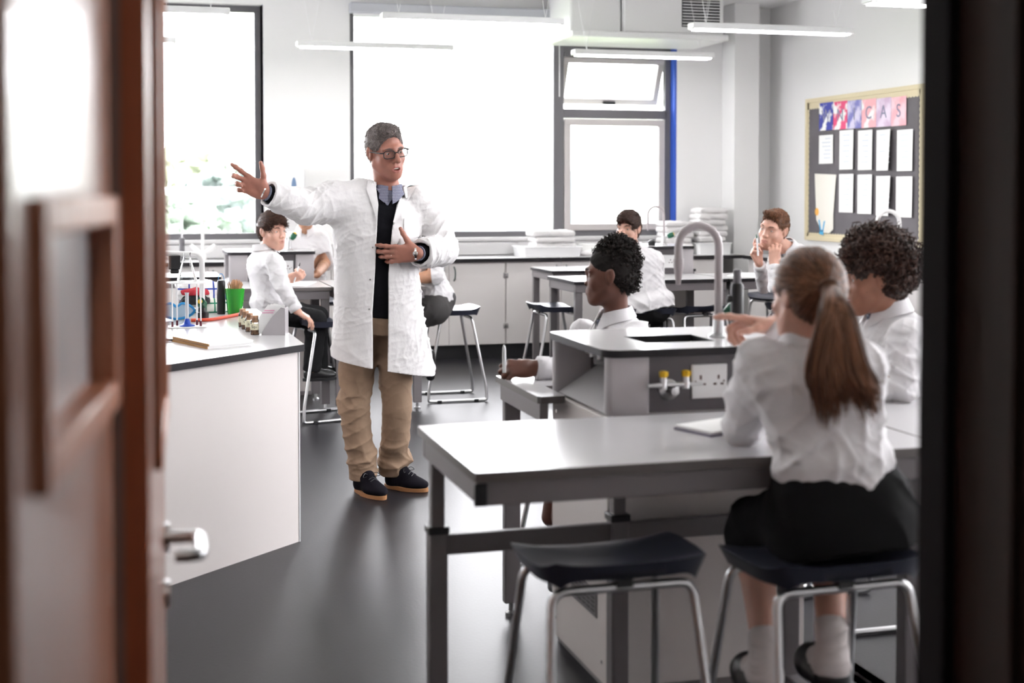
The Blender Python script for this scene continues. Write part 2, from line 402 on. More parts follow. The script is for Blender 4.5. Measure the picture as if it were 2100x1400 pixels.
# ================================================================ outside
EX = {}
EX['grass'] = mat('outside_grass', (0.16, 0.22, 0.10), 0.9, var=0.3, vscale=0.3)
EX['leaf'] = [mat('outside_leaves_%d' % i, c, 0.9, var=0.35, vscale=1.2) for i, c in enumerate(((0.19, 0.235, 0.19), (0.24, 0.265, 0.19), (0.20, 0.24, 0.225)))]
EX['bldg'] = mat('outside_render', (0.85, 0.85, 0.84), 0.9)
EX['bglass'] = mat('outside_window', (0.10, 0.125, 0.14), 0.6)
struct('ground_outside', MB().box(-60, 90, YW + .4, 140, -4.2, -4.0), EX['grass'], smooth=0)
def tree_mesh(seed, r):
    g = random.Random(seed); mb = MB()
    for k in range(700):
        u = g.uniform(-1, 1); a = g.uniform(0, 2 * PI); q = math.sqrt(1 - u * u); rr = r * g.uniform(0.55, 1.0)
        c = np.array([rr * q * math.cos(a), rr * q * math.sin(a), rr * u * 0.8])
        s = r * g.uniform(0.07, 0.15); e1 = nrm([g.gauss(0, 1) for _ in range(3)]); e2 = nrm(np.cross(e1, [g.gauss(0, 1) for _ in range(3)])); e3 = np.cross(e1, e2)
        v = [c + s * (sx * e1) for sx in (-1, 1)] + [c + s * sx * e2 for sx in (-1, 1)] + [c + .6 * s * sx * e3 for sx in (-1, 1)]
        mb.add(v, [(0, 2, 4), (2, 1, 4), (1, 3, 4), (3, 0, 4), (2, 0, 5), (1, 2, 5), (3, 1, 5), (0, 3, 5)])
    return mb
for i, (px, z, top, r, lab) in enumerate(((330, 46, 0.9, 3.0, 'pale tree outside the left window, nearest the open door'),
        (415, 60, 2.6, 4.2, 'tall hazy tree outside the left window, in the middle'),
        (500, 52, 1.9, 3.2, 'hazy tree outside the left window, behind the pointing hand'),
        (340, 30, -1.0, 1.8, 'low bush outside the left window below the trees'),
        (468, 34, -0.8, 2.0, 'low round bush outside the left window, under the pointing hand'))):
    p = P(px, HY, z)
    t = thing('tree', lab, 'tree', (p[0], p[1], -4.0), group='trees outside the left window')
    cr = tree_mesh(i, r); cz = top + 4.0 - r * .8 + .6
    cr.build('crown', EX['leaf'][i % 3], t, smooth=0, loc=(0, 0, cz))
    MB().tube([(0, 0, 0), (0.1, 0, cz * .5), (0, .1, cz)], [.28, .2, .1], 8).build('trunk', M['jamb'], t)
p = P(1010, HY, 60)
b = thing('building', 'pale building with tall windows across the way, outside the middle window', 'building', (p[0], p[1], -4.0), -TH * 0.6)
MB().box(-6, 8, 0, 8, 0, 9.5).build('wall', EX['bldg'], b, smooth=0)
for k, x in enumerate((-5.1, -3.7, -1.7, 0.6, 3.0)):
    MB().box(x, x + .85, -.05, .1, 3.6, 6.4).build('window', EX['bglass'], b, smooth=0)
hr = thing('railing', 'white handrail outside the left window', 'railing', tuple(P(420, HY, 17)), -TH)
rl = MB().tube([(-6, 0, 0.0), (3.0, 0, 0.0)], .05, 8); rl.build('rail', M['white'], hr)
for x in (-4, -2, 0.1, 2.0): MB().tube([(x, 0, -5.4), (x, 0, 0)], .03, 8).build('post', M['white'], hr)
# ================================================================ furniture
TT = 0.82      # height of the table tops
def lab_table(label, x0, x1, y0, y1, posts, rail_y=None, slab=0.022, poly=None, group=None, foot=False, thick=True, edge='greyedge'):
    cx, cy = (x0 + x1) / 2, (y0 + y1) / 2
    t = thing('lab_table', label, 'table', (cx, cy, 0), 0, group)
    X0, X1, Y0, Y1 = x0 - cx, x1 - cx, y0 - cy, y1 - cy
    pl = [(a - cx, b - cy) for a, b in poly] if poly else rrect(X0, X1, Y0, Y1, 0.012, 3)
    mb = MB().prism(pl, TT - slab, TT)
    mb.mi = [1] * len(mb.f); mb.mi[1] = 0
    mb.build('tabletop', [M['top'], M[edge]], t, smooth=30)
    ap = MB(); q = 0.012
    ya = Y0 if not poly else min(b for a, b in pl) + .2
    for (a, b, c, d) in ((X0 + q, X1 - q, Y0 + q, Y0 + .04), (X0 + q, X1 - q, Y1 - .04, Y1 - q), (X0 + q, X0 + .04, Y0 + .04, Y1 - .04), (X1 - .04, X1 - q, Y0 + .04, Y1 - .04)):
        ap.box(a, b, c, d, TT - slab - .058, TT - slab)
    if not poly: ap.build('apron', M['frame'], t, bevel=0.003)
    else: MB().box(X0 + q, X0 + .04, Y0 + .02, Y1 - q, TT - .08, TT - slab).box(X0 + .04, X1 - q, Y1 - .04, Y1 - q, TT - .08, TT - slab).build('apron', M['frame'], t, bevel=0.003)
    if thick and not poly:
        for sx in (X0, X1 - .03):
            MB().box(sx, sx + .03, Y0 + .004, Y0 + .014, TT - slab - .056, TT - slab - .004).build('end_cap', M['black'], t, bevel=0.002)
    for (px, py) in posts:
        px -= cx; py -= cy
        if thick:
            MB().box(px - .018, px + .018, py - .018, py + .018, .5, TT - .06).build('inner_leg', M['frame'], t, bevel=0.003)
            lg = MB().box(px - .025, px + .025, py - .025, py + .025, .035, .545).build('leg', M['frame'], t, bevel=0.004)
            MB().box(px - .029, px + .029, py - .029, py + .029, .535, .555).build('collar', M['black'], lg, bevel=0.003)
        else:
            lg = MB().box(px - .028, px + .028, py - .018, py + .018, .045, TT - .06).build('leg', M['frame'], t, bevel=0.004)
        MB().lathe([(0, 0), (.022, 0), (.022, .012), (.010, .018), (.010, .05)], (px, py, 0), 14).build('levelling_foot', M['chrome'], lg)
        if foot: MB().box(px - .025, px + .025, Y0 + .05, Y1 - .02, 0.03, 0.06).build('foot_bar', M['frame'], t, bevel=0.004)
    if rail_y is not None:
        MB().box(min(p[0] for p in posts) - cx, max(p[0] for p in posts) - cx, rail_y - cy - .012, rail_y - cy + .012, 0.475, 0.53).build('rail', M['frame'], t, bevel=0.003)
    return t
lab_table('long pale-topped lab table nearest the door, where the girl with the ponytail sits', 0.742, 1.945, 2.945, 3.585, [(.79, 3.555), (1.305, 3.555), (1.83, 3.555)], rail_y=3.555, foot=True)
lab_table('lab table at the right edge, against the right end of the nearest table', 1.952, 3.05, 2.945, 3.80, [(2.035, 3.25), (2.95, 3.25), (2.035, 3.72)], rail_y=None, foot=True)
lab_table('lab table behind the near sink bollard, under the hand with the upright white pen', 1.205, 2.42, 3.99, 4.49, [(1.252, 4.46), (2.38, 4.46), (2.0, 4.46)], thick=False,
          poly=[(1.215, 3.99), (1.285, 3.99), (1.295, 4.0), (1.295, 4.21), (2.42, 4.21), (2.42, 4.49), (1.205, 4.49), (1.205, 4.0)])
lab_table('lab table under the left boy\'s paper, left of the teacher', 0.30, 1.285, 8.95, 9.66, [(1.245, 8.99), (1.245, 9.47), (.35, 8.99), (.35, 9.47)], thick=False)
lab_table('lab table right behind the teacher\'s legs, beside the grey-skirted girl', 1.295, 1.90, 8.86, 9.66, [(1.327, 8.90), (1.845, 8.90), (1.845, 9.6)], thick=False)
lab_table('lab table of the dark-haired boy in the middle distance', 2.99, 4.16, 9.03, 9.68, [(3.03, 9.07), (3.03, 9.64), (4.12, 9.07), (4.12, 9.64)], thick=False, edge='edge')
lab_table('lab table right of the dark-haired boy, by the boy leaning on his hand', 4.17, 5.05, 9.03, 9.68, [(4.21, 9.07), (5.0, 9.07), (5.0, 9.64)], thick=False, edge='edge')
lab_table('lab table on the far side of the middle bollard, near the back cabinets', 3.22, 4.45, 10.28, 10.9, [(3.26, 10.32), (3.26, 10.86), (4.41, 10.32), (4.41, 10.86)], thick=False, edge='edge')
lab_table('lab table on the far side of the left bollard under the back window', -0.35, 0.66, 10.28, 10.9, [(-.3, 10.32), (-.3, 10.86), (.61, 10.32), (.61, 10.86)], thick=False, edge='edge')

# service bollards: cabinet below, raised head with taps and sockets
M['yellow'] = mat('yellow_tap_knob', (0.80, 0.50, 0.02), 0.4)
M['green'] = mat('green_tap_knob', (0.01, 0.10, 0.055), 0.35)
M['sockethole'] = mat('socket_hole', (0.10, 0.05, 0.05), 0.5)
def gas_tap(name, parent, loc, d, side):
    """double gas tap: bar along side, two turrets with yellow levers; d = outward"""
    loc = np.array(loc, float); d = np.array(d, float); side = np.array(side, float)
    mb = MB(); mb.lathe([(0, 0), (.03, 0), (.03, .006), (.016, .012), (.012, .05), (0, .052)], loc - AU * .02, 16, axis=d)
    b = loc + d * .045
    mb.tube([b - side * .035, b + side * .035], .007, 10)
    for s in (-1, 1):
        q = b + side * .035 * s
        mb.tube([q - AU * .012, q + AU * .022], .010, 10)
        mb.tube([q, q + side * s * .028 + d * .004, q + side * s * .05 + d * .006], [.008, .006, .005], 8)
    o = mb.build(name, M['chrome'], parent)
    for s in (-1, 1):
        q = b + side * .035 * s + AU * .022
        MB().tube([q, q + AU * .016], [.011, .012], 10).obox(q + AU * .012 + d * .008, side * .006, d * .016, AU * .006).build('gas_lever', M['yellow'], o)
    return o
def socket(parent, c, d, side, w=.075, h=.043):
    c, d, side = np.array(c, float), np.array(d, float), np.array(side, float)
    o = MB().obox(c + d * .004, side * w, d * .005, AU * h).build('double_socket', M['whiteplastic'], parent, bevel=0.003)
    hb = MB()
    for s in (-1, 1):
        e = c + d * .0092 + side * s * w * .5
        hb.obox(e + AU * .012, side * .003, d * .0006, AU * .006)
        for k in (-1, 1): hb.obox(e - AU * .008 + side * k * .011, side * .005, d * .0006, AU * .003)
        hb.lathe([(0, 0), (.003, 0), (.003, .001), (0, .001)], c + d * .009 + side * s * w * .8, 8, axis=d)
    hb.build('socket_holes', M['sockethole'], o)
    return o
def bollard(label, x0, x1, y0, y1, ztop, sink=False, near=False):
    cx, cy = (x0 + x1) / 2, (y0 + y1) / 2
    t = thing('service_bollard', label, 'service bollard', (cx, cy, 0))
    a, b = (x1 - x0) / 2, (y1 - y0) / 2
    zb = TT - .008
    # lower cabinet
    MB().box(-a + .02, a - .02, -b + .02, b - .02, 0.0, zb).build('cabinet_core', M['trespa'], t)
    for sx in (-1, 1):
        sp = MB().box(sx * (a - .011) - .009, sx * (a - .011) + .009, -b + .015, b - .015, 0.03, zb - .01).build('side_panel', M['panel'], t, bevel=0.002)
        sc = MB()
        for yy in (-b + .06, b - .06):
            for zz in (.09, zb - .06): sc.lathe([(0, 0), (.006, 0), (.006, .002), (0, .002)], (sx * (a - .002), yy, zz), 10, axis=(sx, 0, 0))
        sc.build('panel_screws', M['steel'], sp)
        if near:
            gv = MB().box(sx * (a - .002) - .003, sx * (a - .002) + .003, -b + .10, -b + .335, .205, .285).build('vent_grille', M['frame'], sp, bevel=0.001)
            gl = MB()
            for i in range(5):
                for j in range(5):
                    y = -b + .12 + j * .04; z = .218 + i * .0125
                    gl.box(sx * (a + .0008) - .001, sx * (a + .0008) + .001, y, y + .03, z, z + .006)
            gl.build('vent_slots', M['black'], gv)
    MB().box(-a + .03, a - .03, -b + .004, -b + .02, 0.03, zb - .01).build('front_panel', M['panel'], t, bevel=0.002)
    MB().box(-a + .03, a - .03, b - .02, b - .004, 0.03, zb - .01).build('rear_panel', M['panel'], t, bevel=0.002)
    # raised head: posts at the corners, recessed service panels, sloping scoop at the ends
    for sx in (-1, 1):
        for sy in (-1, 1):
            pl = rrect(min(sx * a, sx * (a - .13)), max(sx * a, sx * (a - .13)), min(sy * (b - .01), sy * (b - .05)), max(sy * (b - .01), sy * (b - .05)), .015, 4)
            MB().prism(pl, zb, ztop - .022).build('corner_post', M['post'], t, bevel=0)
    [MB().box(-a + .12, a - .12, y_ - .0035, y_ + .0035, zb, ztop - .02).build('service_panel', M['trespa_d'], t) for y_ in (-b + .0485, b - .0485)]
    MB().box(-a + .16, a - .16, -b + .05, b - .05, zb, ztop - .10 if sink else ztop - .02).box(-.012, .012, -b + .05, b - .05, zb, ztop - .1).build('inner_box', M['trespa_d'], t)
    for sx in (-1, 1):
        sl = MB(); x_o, x_i = sx * (a - .01), sx * (a - .155)
        sl.add([(x_o, -b + .05, zb), (x_o, b - .05, zb), (x_i, b - .05, zb + .09), (x_i, -b + .05, zb + .09), (x_i, -b + .05, zb), (x_i, b - .05, zb)],
               [(0, 1, 2, 3), (4, 5, 1, 0), (3, 2, 5, 4), (0, 3, 4), (1, 5, 2)])
        sl.build('sloping_scoop', M['top'], t, smooth=0)
        gas_tap('gas_tap', t, (sx * (a - .155), b - .13, zb + .125), (sx, 0, 0), (0, 1, 0))
    pl = rrect(-a - .012, a + .012, -b - .008, b + .008, .05, 6)
    tp = MB()
    if sink:
        # top slab with a sunken square basin
        sx0, sx1, sy0, sy1 = sink
        sx0 -= cx; sx1 -= cx; sy0 -= cy; sy1 -= cy
        n = len(pl); inner = [(sx1, sy0), (sx1, sy1), (sx0, sy1), (sx0, sy0)]
        bm = bmesh.new()
        ov = [bm.verts.new((x, y, ztop)) for x, y in pl]; iv = [bm.verts.new((x, y, ztop)) for x, y in inner]
        es = [bm.edges.new((ov[i], ov[(i + 1) % n])) for i in range(n)] + [bm.edges.new((iv[i], iv[(i + 1) % 4])) for i in range(4)]
        bmesh.ops.triangle_fill(bm, edges=es, use_beauty=True)
        bm.verts.ensure_lookup_table(); bm.verts.index_update()
        tp.add([v.co[:] for v in bm.verts], [tuple(v.index for v in f.verts) for f in bm.faces], 0); bm.free()
        nb = len(tp.v)
        tp.add([(x, y, ztop) for x, y in pl] + [(x, y, ztop - .022) for x, y in pl], [(i, (i + 1) % n, n + (i + 1) % n, n + i) for i in range(n)], 1)
        tp.add([(x, y, ztop) for x, y in inner] + [(x, y, ztop - .09) for x, y in inner], [(i, (i + 1) % 4, 4 + (i + 1) % 4, 4 + i) for i in range(4)] + [(4, 5, 6, 7)], 2)
        tp.build('bollard_top', [M['top'], M['edge'], M['black']], t, smooth=30)
    else:
        tp.prism(pl, ztop - .022, ztop); tp.mi = [1] * len(tp.f); tp.mi[1] = 0
        tp.build('bollard_top', [M['top'], M['edge']], t, smooth=30)
    zm = (zb + ztop) / 2 - .01
    gas_tap('gas_tap', t, (-a + .20, -b + .045, zm), (0, -1, 0), (1, 0, 0))
    for x in ((-a + .325, -a + .49) if near else (-a + .32,)): socket(t, (x if near else a - .22, -b + .045, zm), (0, -1, 0), (1, 0, 0), .056 if near else .075, .05)
    return t
bollard('large grey sink bollard nearest the door with a dark square sink in its top', 1.305, 1.93, 3.63, 4.185, 1.0, sink=(1.475, 1.70, 3.78, 3.97), near=True)
bollard('grey service bollard at the left, behind the boy with the paper', 0.675, 1.27, 9.70, 10.25, 1.025)
bollard('grey service bollard behind the dark-haired boy in the middle', 3.60, 4.19, 9.72, 10.27, 1.03)

def swan_tap(label, loc, turn, rise, reach, m, valve=None, drop=0.1, rz=0, r=0.0125, base='chrome', nozzle=True):
    t = thing('lab_tap', label, 'tap', loc, rz)
    d = np.array([math.cos(turn), math.sin(turn), 0])
    pts = [np.array([0, 0, .02]), np.array([0, 0, rise - reach / 2])]
    for k in range(1, 12):
        q = PI * k / 11; pts.append(d * (reach / 2) * (1 - math.cos(q)) + AU * (rise - reach / 2 + reach / 2 * math.sin(q)))
    pts.append(pts[-1] - AU * drop)
    MB().tube(pts, r, 12).build('swan_neck', m, t)
    if nozzle: MB().tube([pts[-1] + AU * .045, pts[-1] + AU * .02, pts[-1] - AU * .035], [r * 1.25, r * 1.2, r * .55], 12).build('nozzle', m, t)
    MB().lathe([(0, 0), (.032, 0), (.032, .006), (.018, .014), (.016, .07), (0, .072)], (0, 0, 0), 18).build('base', M[base], t)
    if valve is not None:
        v = nrm(valve); p = AU * .055
        a = MB().tube([p, p + v * .055], [.012, .011], 10).build('valve_arm', M['chrome'], t)
        MB().tube([p + v * .03, p + v * .055, p + v * .08], [.016, .023, .02], 12).build('valve_handle', M['green'], t)
        MB().tube([p + v * .08, p + v * .086], [.013, .010], 12).build('valve_cap', M['yellow'], t)
    return t
M['greypipe'] = mat('grey_coated_pipe', (0.40, 0.36, 0.37), 0.35)
M['whitepipe'] = mat('white_coated_pipe', (0.80, 0.79, 0.79), 0.3)
tp = G(1473, 691, 1.0)
swan_tap('tall grey swan-neck tap on the near sink bollard with a green handle', tuple(tp), math.radians(180 - 12), 0.345, 0.125, M['greypipe'], valve=AR * .8 + AU * .6 - AD * .3, drop=0.085)
tp = G(1368, 494, 1.03)
swan_tap('thin swan-neck tap on the middle bollard, in front of the blue window reveal', (4.03, 9.95, 1.03), math.radians(180 - 15), 0.30, 0.125, M['greypipe'], valve=AR + AU * .4, drop=0.09, r=.009)
swan_tap('white swan-neck tap on the side worktop below the display board', (5.66, 9.22, 0.87), math.radians(180 - 15), 0.43, 0.17, M['whitepipe'], valve=-AR, drop=0.1, r=.016)
tp = swan_tap('small green-handled tap on the left bollard beside the yellow tub', (1.11, 9.86, 1.025), math.radians(100), 0.10, 0.06, M['chrome'], valve=AR * .5 + AU * .8, drop=0.02, r=.008)
# white wing tap on the back worktop
wt_ = thing('wing_tap', 'white upright tap with two wing levers on the back worktop, behind the flask', 'tap', (0.60, 11.72, 0.87))
MB().tube([(0, 0, 0), (0, 0, .42)], .014, 10).build('pillar', M['whitepipe'], wt_)
for s in (-1, 1):
    MB().tube([(0, 0, .05), (s * .07, -.02, .10), (s * .10, -.02, .13)], [.016, .02, .016], 10).build('wing_lever', M['whitepipe'], wt_)
MB().lathe([(0, 0), (.03, 0), (.03, .05), (0, .06)], (0, 0, 0), 16).build('base', M['whitepipe'], wt_)
gp = thing('grey_pillar_tap', 'dark grey pillar tap on the back worktop, left of the white wing tap', 'tap', (0.43, 11.72, 0.87))
MB().tube([(0, 0, 0), (0, 0, .19)], .022, 12).build('pillar', M['wframe'], gp)
MB().tube([(0, 0, .19), (0, 0, .36)], .008, 8).build('spindle', M['chrome'], gp)

# ---- stools
def stool_proto():
    t = thing('lab_stool', 'x', 'stool', (0, 0, 0))
    # moulded seat: faces +y (front), lip curling up at the back (-y)
    n, m = 17, 15; top = []; bot = []
    for j in range(m):
        v = -1 + 2 * j / (m - 1)
        for i in range(n):
            u = -1 + 2 * i / (n - 1)
            # superellipse outline
            k = (abs(u) ** 4 + abs(v) ** 4) ** .25; kk = max(abs(u), abs(v)) or 1; s = kk / (k or 1)
            x = u * s * .205; y = v * s * .175
            dish = -.020 * (1 - (u * u)) * (1 - .4 * v * v)
            lip = .030 * max(0, (-v - .45) / .55) ** 2 * (1 - .4 * u * u)
            frn = -.02 * max(0, (v - .5) / .5) ** 2
            side = .004 * abs(u) ** 3
            z = .63 + dish + lip + frn + side
            yy = y - (.015 * max(0, (-v - .5) / .5))
            top.append((x, yy, z)); th = .016 + .022 * max(0, (abs(u) - .6) / .4) ** 2 + .022 * max(0, (-v - .6) / .4) ** 2
            e = 1 - .09 * max(abs(u), abs(v)) ** 6
            bot.append((x * e, yy * e, z - th))
    mb = MB(); N = n * m; f = []
    for j in range(m - 1):
        for i in range(n - 1):
            a = j * n + i; f.append((a, a + 1, a + n + 1, a + n)); f.append((N + a + n, N + a + n + 1, N + a + 1, N + a))
    ring = [i for i in range(n)] + [j * n + n - 1 for j in range(1, m)] + [(m - 1) * n + i for i in range(n - 2, -1, -1)] + [j * n for j in range(m - 2, 0, -1)]
    for q in range(len(ring)):
        a, b = ring[q], ring[(q + 1) % len(ring)]; f.append((a, N + a, N + b, b))
    mb.add(top + bot, f); mb.build('seat', M['seat'], t, smooth=60)
    r = .0105; zt = .575
    for sy in (1, -1):
        yt, yb = sy * .11, sy * .205
        for sx in (1, -1):
            MB().tube(fillet([(sx * .02, yt, zt), (sx * .165, yt, zt), (sx * .20, yb * .985, .10), (sx * .205, yb, .0125), (sx * .205, yb - sy * .03, .0115)], .035), r, 10).build('leg', M['chrome'], t)
        MB().tube([(-.03, yt, zt), (.03, yt, zt)], r * 1.05, 10).build('crossbar', M['chrome'], t)
        MB().box(-.02, .02, yt - .014, yt + .014, zt, zt + .022).build('seat_bracket', M['black'], t, bevel=0.003)
    for sx in (1, -1):
        MB().tube([(sx * .205, -.18, .0115), (sx * .205, .18, .0115)], r, 10).build('floor_runner', M['chrome'], t)
        for sy in (1, -1):
            MB().box(sx * .205 - .013, sx * .205 + .013, sy * .13 - .016, sy * .13 + .016, 0, .02).build('glide', M['black'], t, bevel=0.003)
    return t
proto = stool_proto(); used = [0]
def stool(x, y, rz, label):
    if used[0] == 0:
        o = proto; o.location = (x, y, 0); o.rotation_euler = (0, 0, rz); o['label'] = label; used[0] = 1
    else: o = copy_tree(proto, (x, y, 0), rz, label)
    o['group'] = 'navy lab stools'
    return o
stool(1.048, 2.93, 0.0, 'empty navy lab stool pushed under the nearest table, left of the ponytail girl')
stool(1.51, 2.79, math.radians(2), 'navy lab stool the ponytail girl sits on')
stool(1.185, 8.72, math.radians(-75), 'navy lab stool under the boy left of the teacher')
stool(2.17, 9.30, math.radians(90), 'navy lab stool under the grey-skirted girl behind the teacher')
stool(3.46, 8.88, math.radians(-8), 'navy lab stool under the dark-haired boy in the middle')
stool(3.90, 8.98, math.radians(4), 'empty navy lab stool right of the dark-haired boy')
stool(4.66, 9.00, math.radians(-30), 'empty navy lab stool behind the tall black bottle')
stool(1.66, 4.87, math.radians(90), 'navy lab stool under the girl with the high curly bun')
stool(2.36, 4.15, math.radians(90), 'navy lab stool under the curly-haired boy at the right')
stool(2.95, 9.35, math.radians(-90), 'navy lab stool tucked at the left end of the middle table')
stool(5.0, 9.95, math.radians(120), 'navy lab stool under the boy leaning on his hand')
stool(1.50, 10.65, math.radians(180), 'navy lab stool under the pupil hidden behind the teacher\'s arm')

# ---- demonstration bench at the left, cut at 45 degrees
DB = thing('demonstration_bench', 'white demonstration bench with a pale top in front of the teacher, at the left', 'bench', (0, 5.7, 0))
oy = 5.7
def off(pl): return [(x, y - oy) for x, y in pl]
tpl = off([(0.695, 5.63), (0.66, 7.42), (-1.3, 7.42), (-1.3, 4.05), (-0.99, 4.05)])
mb = MB().prism(tpl, TT - .028, TT); mb.mi = [1] * len(mb.f); mb.mi[1] = 0
mb.build('bench_top', [M['top'], M['edge']], DB, smooth=0)
bpl = off([(0.672, 5.645), (0.64, 7.38), (-1.27, 7.38), (-1.27, 4.08), (-0.965, 4.08)])
MB().prism(bpl, 0.0, TT - .028).build('bench_panel', M['panel'], DB, smooth=0)
MB().tube([(0.672, 5.645 - oy, 0.0), (0.672, 5.645 - oy, TT - .028)], .005, 6).build('corner_strip', M['whiteplastic'], DB)

# ---- cabinets and worktop along the back wall
YC = 11.42; CW = 1.014
M['handle'] = mat('dark_cabinet_handle', (0.03, 0.06, 0.055), 0.4)
labs = ['pale two-door cabinet under the left window, behind the flask', 'pale two-door cabinet behind the left boy', 'pale two-door cabinet behind the teacher\'s right side as seen, mostly hidden',
        'pale two-door cabinet between the teacher and the dark-haired boy', 'pale two-door cabinet under the opening window, behind the dark-haired boy']
def cabinet(x0, label):
    t = thing('base_cabinet', label, 'cabinet', (x0 + CW / 2, YC + .28, 0), 0, 'base cabinets along the back wall')
    MB().box(-CW / 2 + .001, CW / 2 - .001, -.255, .28, .12, .835).build('carcass', M['cabinet'], t)
    MB().box(-CW / 2 + .001, CW / 2 - .001, -.235, .25, 0, .12).build('plinth', M['kick'], t)
    for s in (-1, 1):
        x0_, x1_ = (-CW / 2 + .006, -.002) if s < 0 else (.002, CW / 2 - .006)
        d = MB().box(x0_, x1_, -.276, -.257, .125, .83).build('door', M['cabinet'], t, bevel=0.002)
        hx_ = s * .045
        MB().tube(bez([(hx_, -.276, .80), (hx_ + s * .004, -.30, .775), (hx_ + s * .006, -.302, .74), (hx_ + s * .004, -.30, .705), (hx_, -.276, .68)], 5), .006, 8).build('handle', M['handle'], d)
        for z in (.72, .28):
            MB().box(s * (CW / 2 - .012) - .010, s * (CW / 2 - .012) + .010, -.281, -.27, z - .022, z + .022).build('hinge', M['steel'], d, bevel=0.002)
    return t
for i in range(5): cabinet(0.113 + CW * i, labs[i])
wt = thing('back_worktop', 'long pale worktop with a dark edge running under the windows', 'worktop', (2.6, 11.7, .87))
mb = MB().box(-2.7, 2.82, -.30, .24, -.032, 0); mb.mi = [0, 0, 1, 1, 1, 1]; mb.mi[1] = 0
mb.build('worktop', [M['top'], M['edge']], wt, smooth=0)
# ---- side worktop along the right wall
t = thing('side_unit', 'pale base unit with a dark-edged worktop along the right wall under the display board', 'cabinet', (5.65, 8.4, 0))
MB().box(-.25, .295, -2.6, 2.9, .10, .838).build('carcass', M['cabinet'], t)
MB().box(-.22, .295, -2.6, 2.9, 0, .10).build('plinth', M['kick'], t)
mb = MB().box(-.30, .297, -2.62, 2.92, .84, .872); mb.mi = [1, 0, 1, 1, 1, 1]
mb.build('worktop', [M['top'], M['edge']], t, smooth=0)

# ---- pendant strip lights
def pendant(x0, y, label, L=1.27, z=2.6, x1=None):
    t = thing('strip_light', label, 'light', (x0 + L / 2, y, z), 0, 'pendant strip lights')
    MB().box(-L / 2, L / 2, -.06, .06, 0, .045).build('housing', M['white'], t, bevel=0.008)
    MB().box(-L / 2 + .03, L / 2 - .03, -.05, .05, -.008, 0).build('diffuser', M['lamp'], t)
    for s in (-1, 1):
        MB().tube([(s * (L / 2 - .12), 0, .045), (s * (L / 2 - .02), 0, ZC - z)], .002, 6).tube([(s * (L / 2 - .12), 0, .045), (s * (L / 2 - .22), 0, ZC - z)], .002, 6).build('suspension_wire', M['whiteplastic'], t)
    return t
for x0, y, lab in ((1.30, 10.95, 'strip light hanging left of centre, in front of the wall between the windows'),
                   (1.64, 9.07, 'strip light hanging in front of the top of the middle window, above the teacher'),
                   (3.85, 9.02, 'strip light hanging in front of the air unit grille, long one at the right'),
                   (-0.62, 9.15, 'strip light at the upper left, the longer of the two beside the door'),
                   (-0.90, 11.0, 'strip light at the upper left, the short lower one beside the door'),
                   (-0.9, 7.2, 'added unseen strip light above the front of the demonstration bench'), (1.6, 7.2, 'added unseen strip light above the teacher, nearer the door'), (-0.2, 5.2, 'added unseen strip light above the near end of the demonstration bench'), (2.0, 5.3, 'added unseen strip light above the near sink bollard'), (4.0, 5.3, 'added unseen strip light right of the one above the near sink bollard'), (2.0, 3.7, 'added unseen strip light above the nearest table'), (4.0, 3.7, 'added unseen strip light right of the one above the nearest table'),  # this row is out of view, added to brighten the near room
                   (4.36, 7.5, 'strip light at the top right corner, cut by the frame'),
                   (3.62, 10.98, 'strip light low in front of the air unit, over the opening window')):
    pendant(x0, y, lab)

# ---- air unit under the ceiling
ac = thing('air_unit', 'large white ceiling air unit with a black slatted grille, above the opening window', 'air unit', (4.42, 11.5, 2.78))
MB().box(-.24, .70, -.25, .45, .06, .42).build('housing', M['white'], ac, bevel=0.01)
MB().box(-.72, -.25, -.20, .45, .02, .42).build('duct_box', M['white'], ac, bevel=0.02)
MB().box(-.74, .72, -.32, .47, .0, .055).build('drip_tray', M['white'], ac, bevel=0.012)
gr = MB().box(.30, .66, -.256, -.24, .12, .36).build('grille', M['black'], ac)
sl = MB()
for k in range(9): sl.obox((.48, -.26, .135 + k * .026), (.175, 0, 0), (0, .008, .003), (0, 0, .0035))
sl.build('grille_slats', M['whiteplastic'], gr)
for x in (-.5, .0): MB().tube([(x, -.1, .42), (x, -.1, .42 + .001)], .01, 8).box(x - .02, x + .02, -.24, -.2, .36, .44).build('bracket', M['steel'], ac)

# ---- paper towel dispenser on the wall between the windows
dp = thing('towel_dispenser', 'white paper towel dispenser with a blue oval window, on the wall behind the raised arm', 'dispenser', (1.345, YB, 1.5))
pr = rrect(-.135, .135, 0, .43, .05, 6)
mb = MB(); n = len(pr)
v = [(x, 0, z - .26) for x, z in pr] + [(x, -.13, z - .26) for x, z in pr] + [(x * .86, -.17, (z - .215) * .9 - .045) for x, z in pr]
mb.add(v, [(i, (i + 1) % n, n + (i + 1) % n, n + i) for i in range(n)] + [(n + i, n + (i + 1) % n, 2 * n + (i + 1) % n, 2 * n + i) for i in range(n)] + [tuple(range(2 * n, 3 * n))])
mb.build('cover', M['whiteplastic'], dp, smooth=50)
M['bluewin'] = mat('blue_grey_plastic', (0.16, 0.24, 0.38), 0.2)
pl = [(.022 * math.cos(2 * PI * k / 24) + .03, -.173, .09 * math.sin(2 * PI * k / 24) - .02) for k in range(24)]
MB().add(pl + [(x, -.168, z) for x, y, z in pl], [tuple(range(24))] + [(i, (i + 1) % 24, 24 + (i + 1) % 24, 24 + i) for i in range(24)]).build('viewing_window', M['bluewin'], dp, smooth=0)

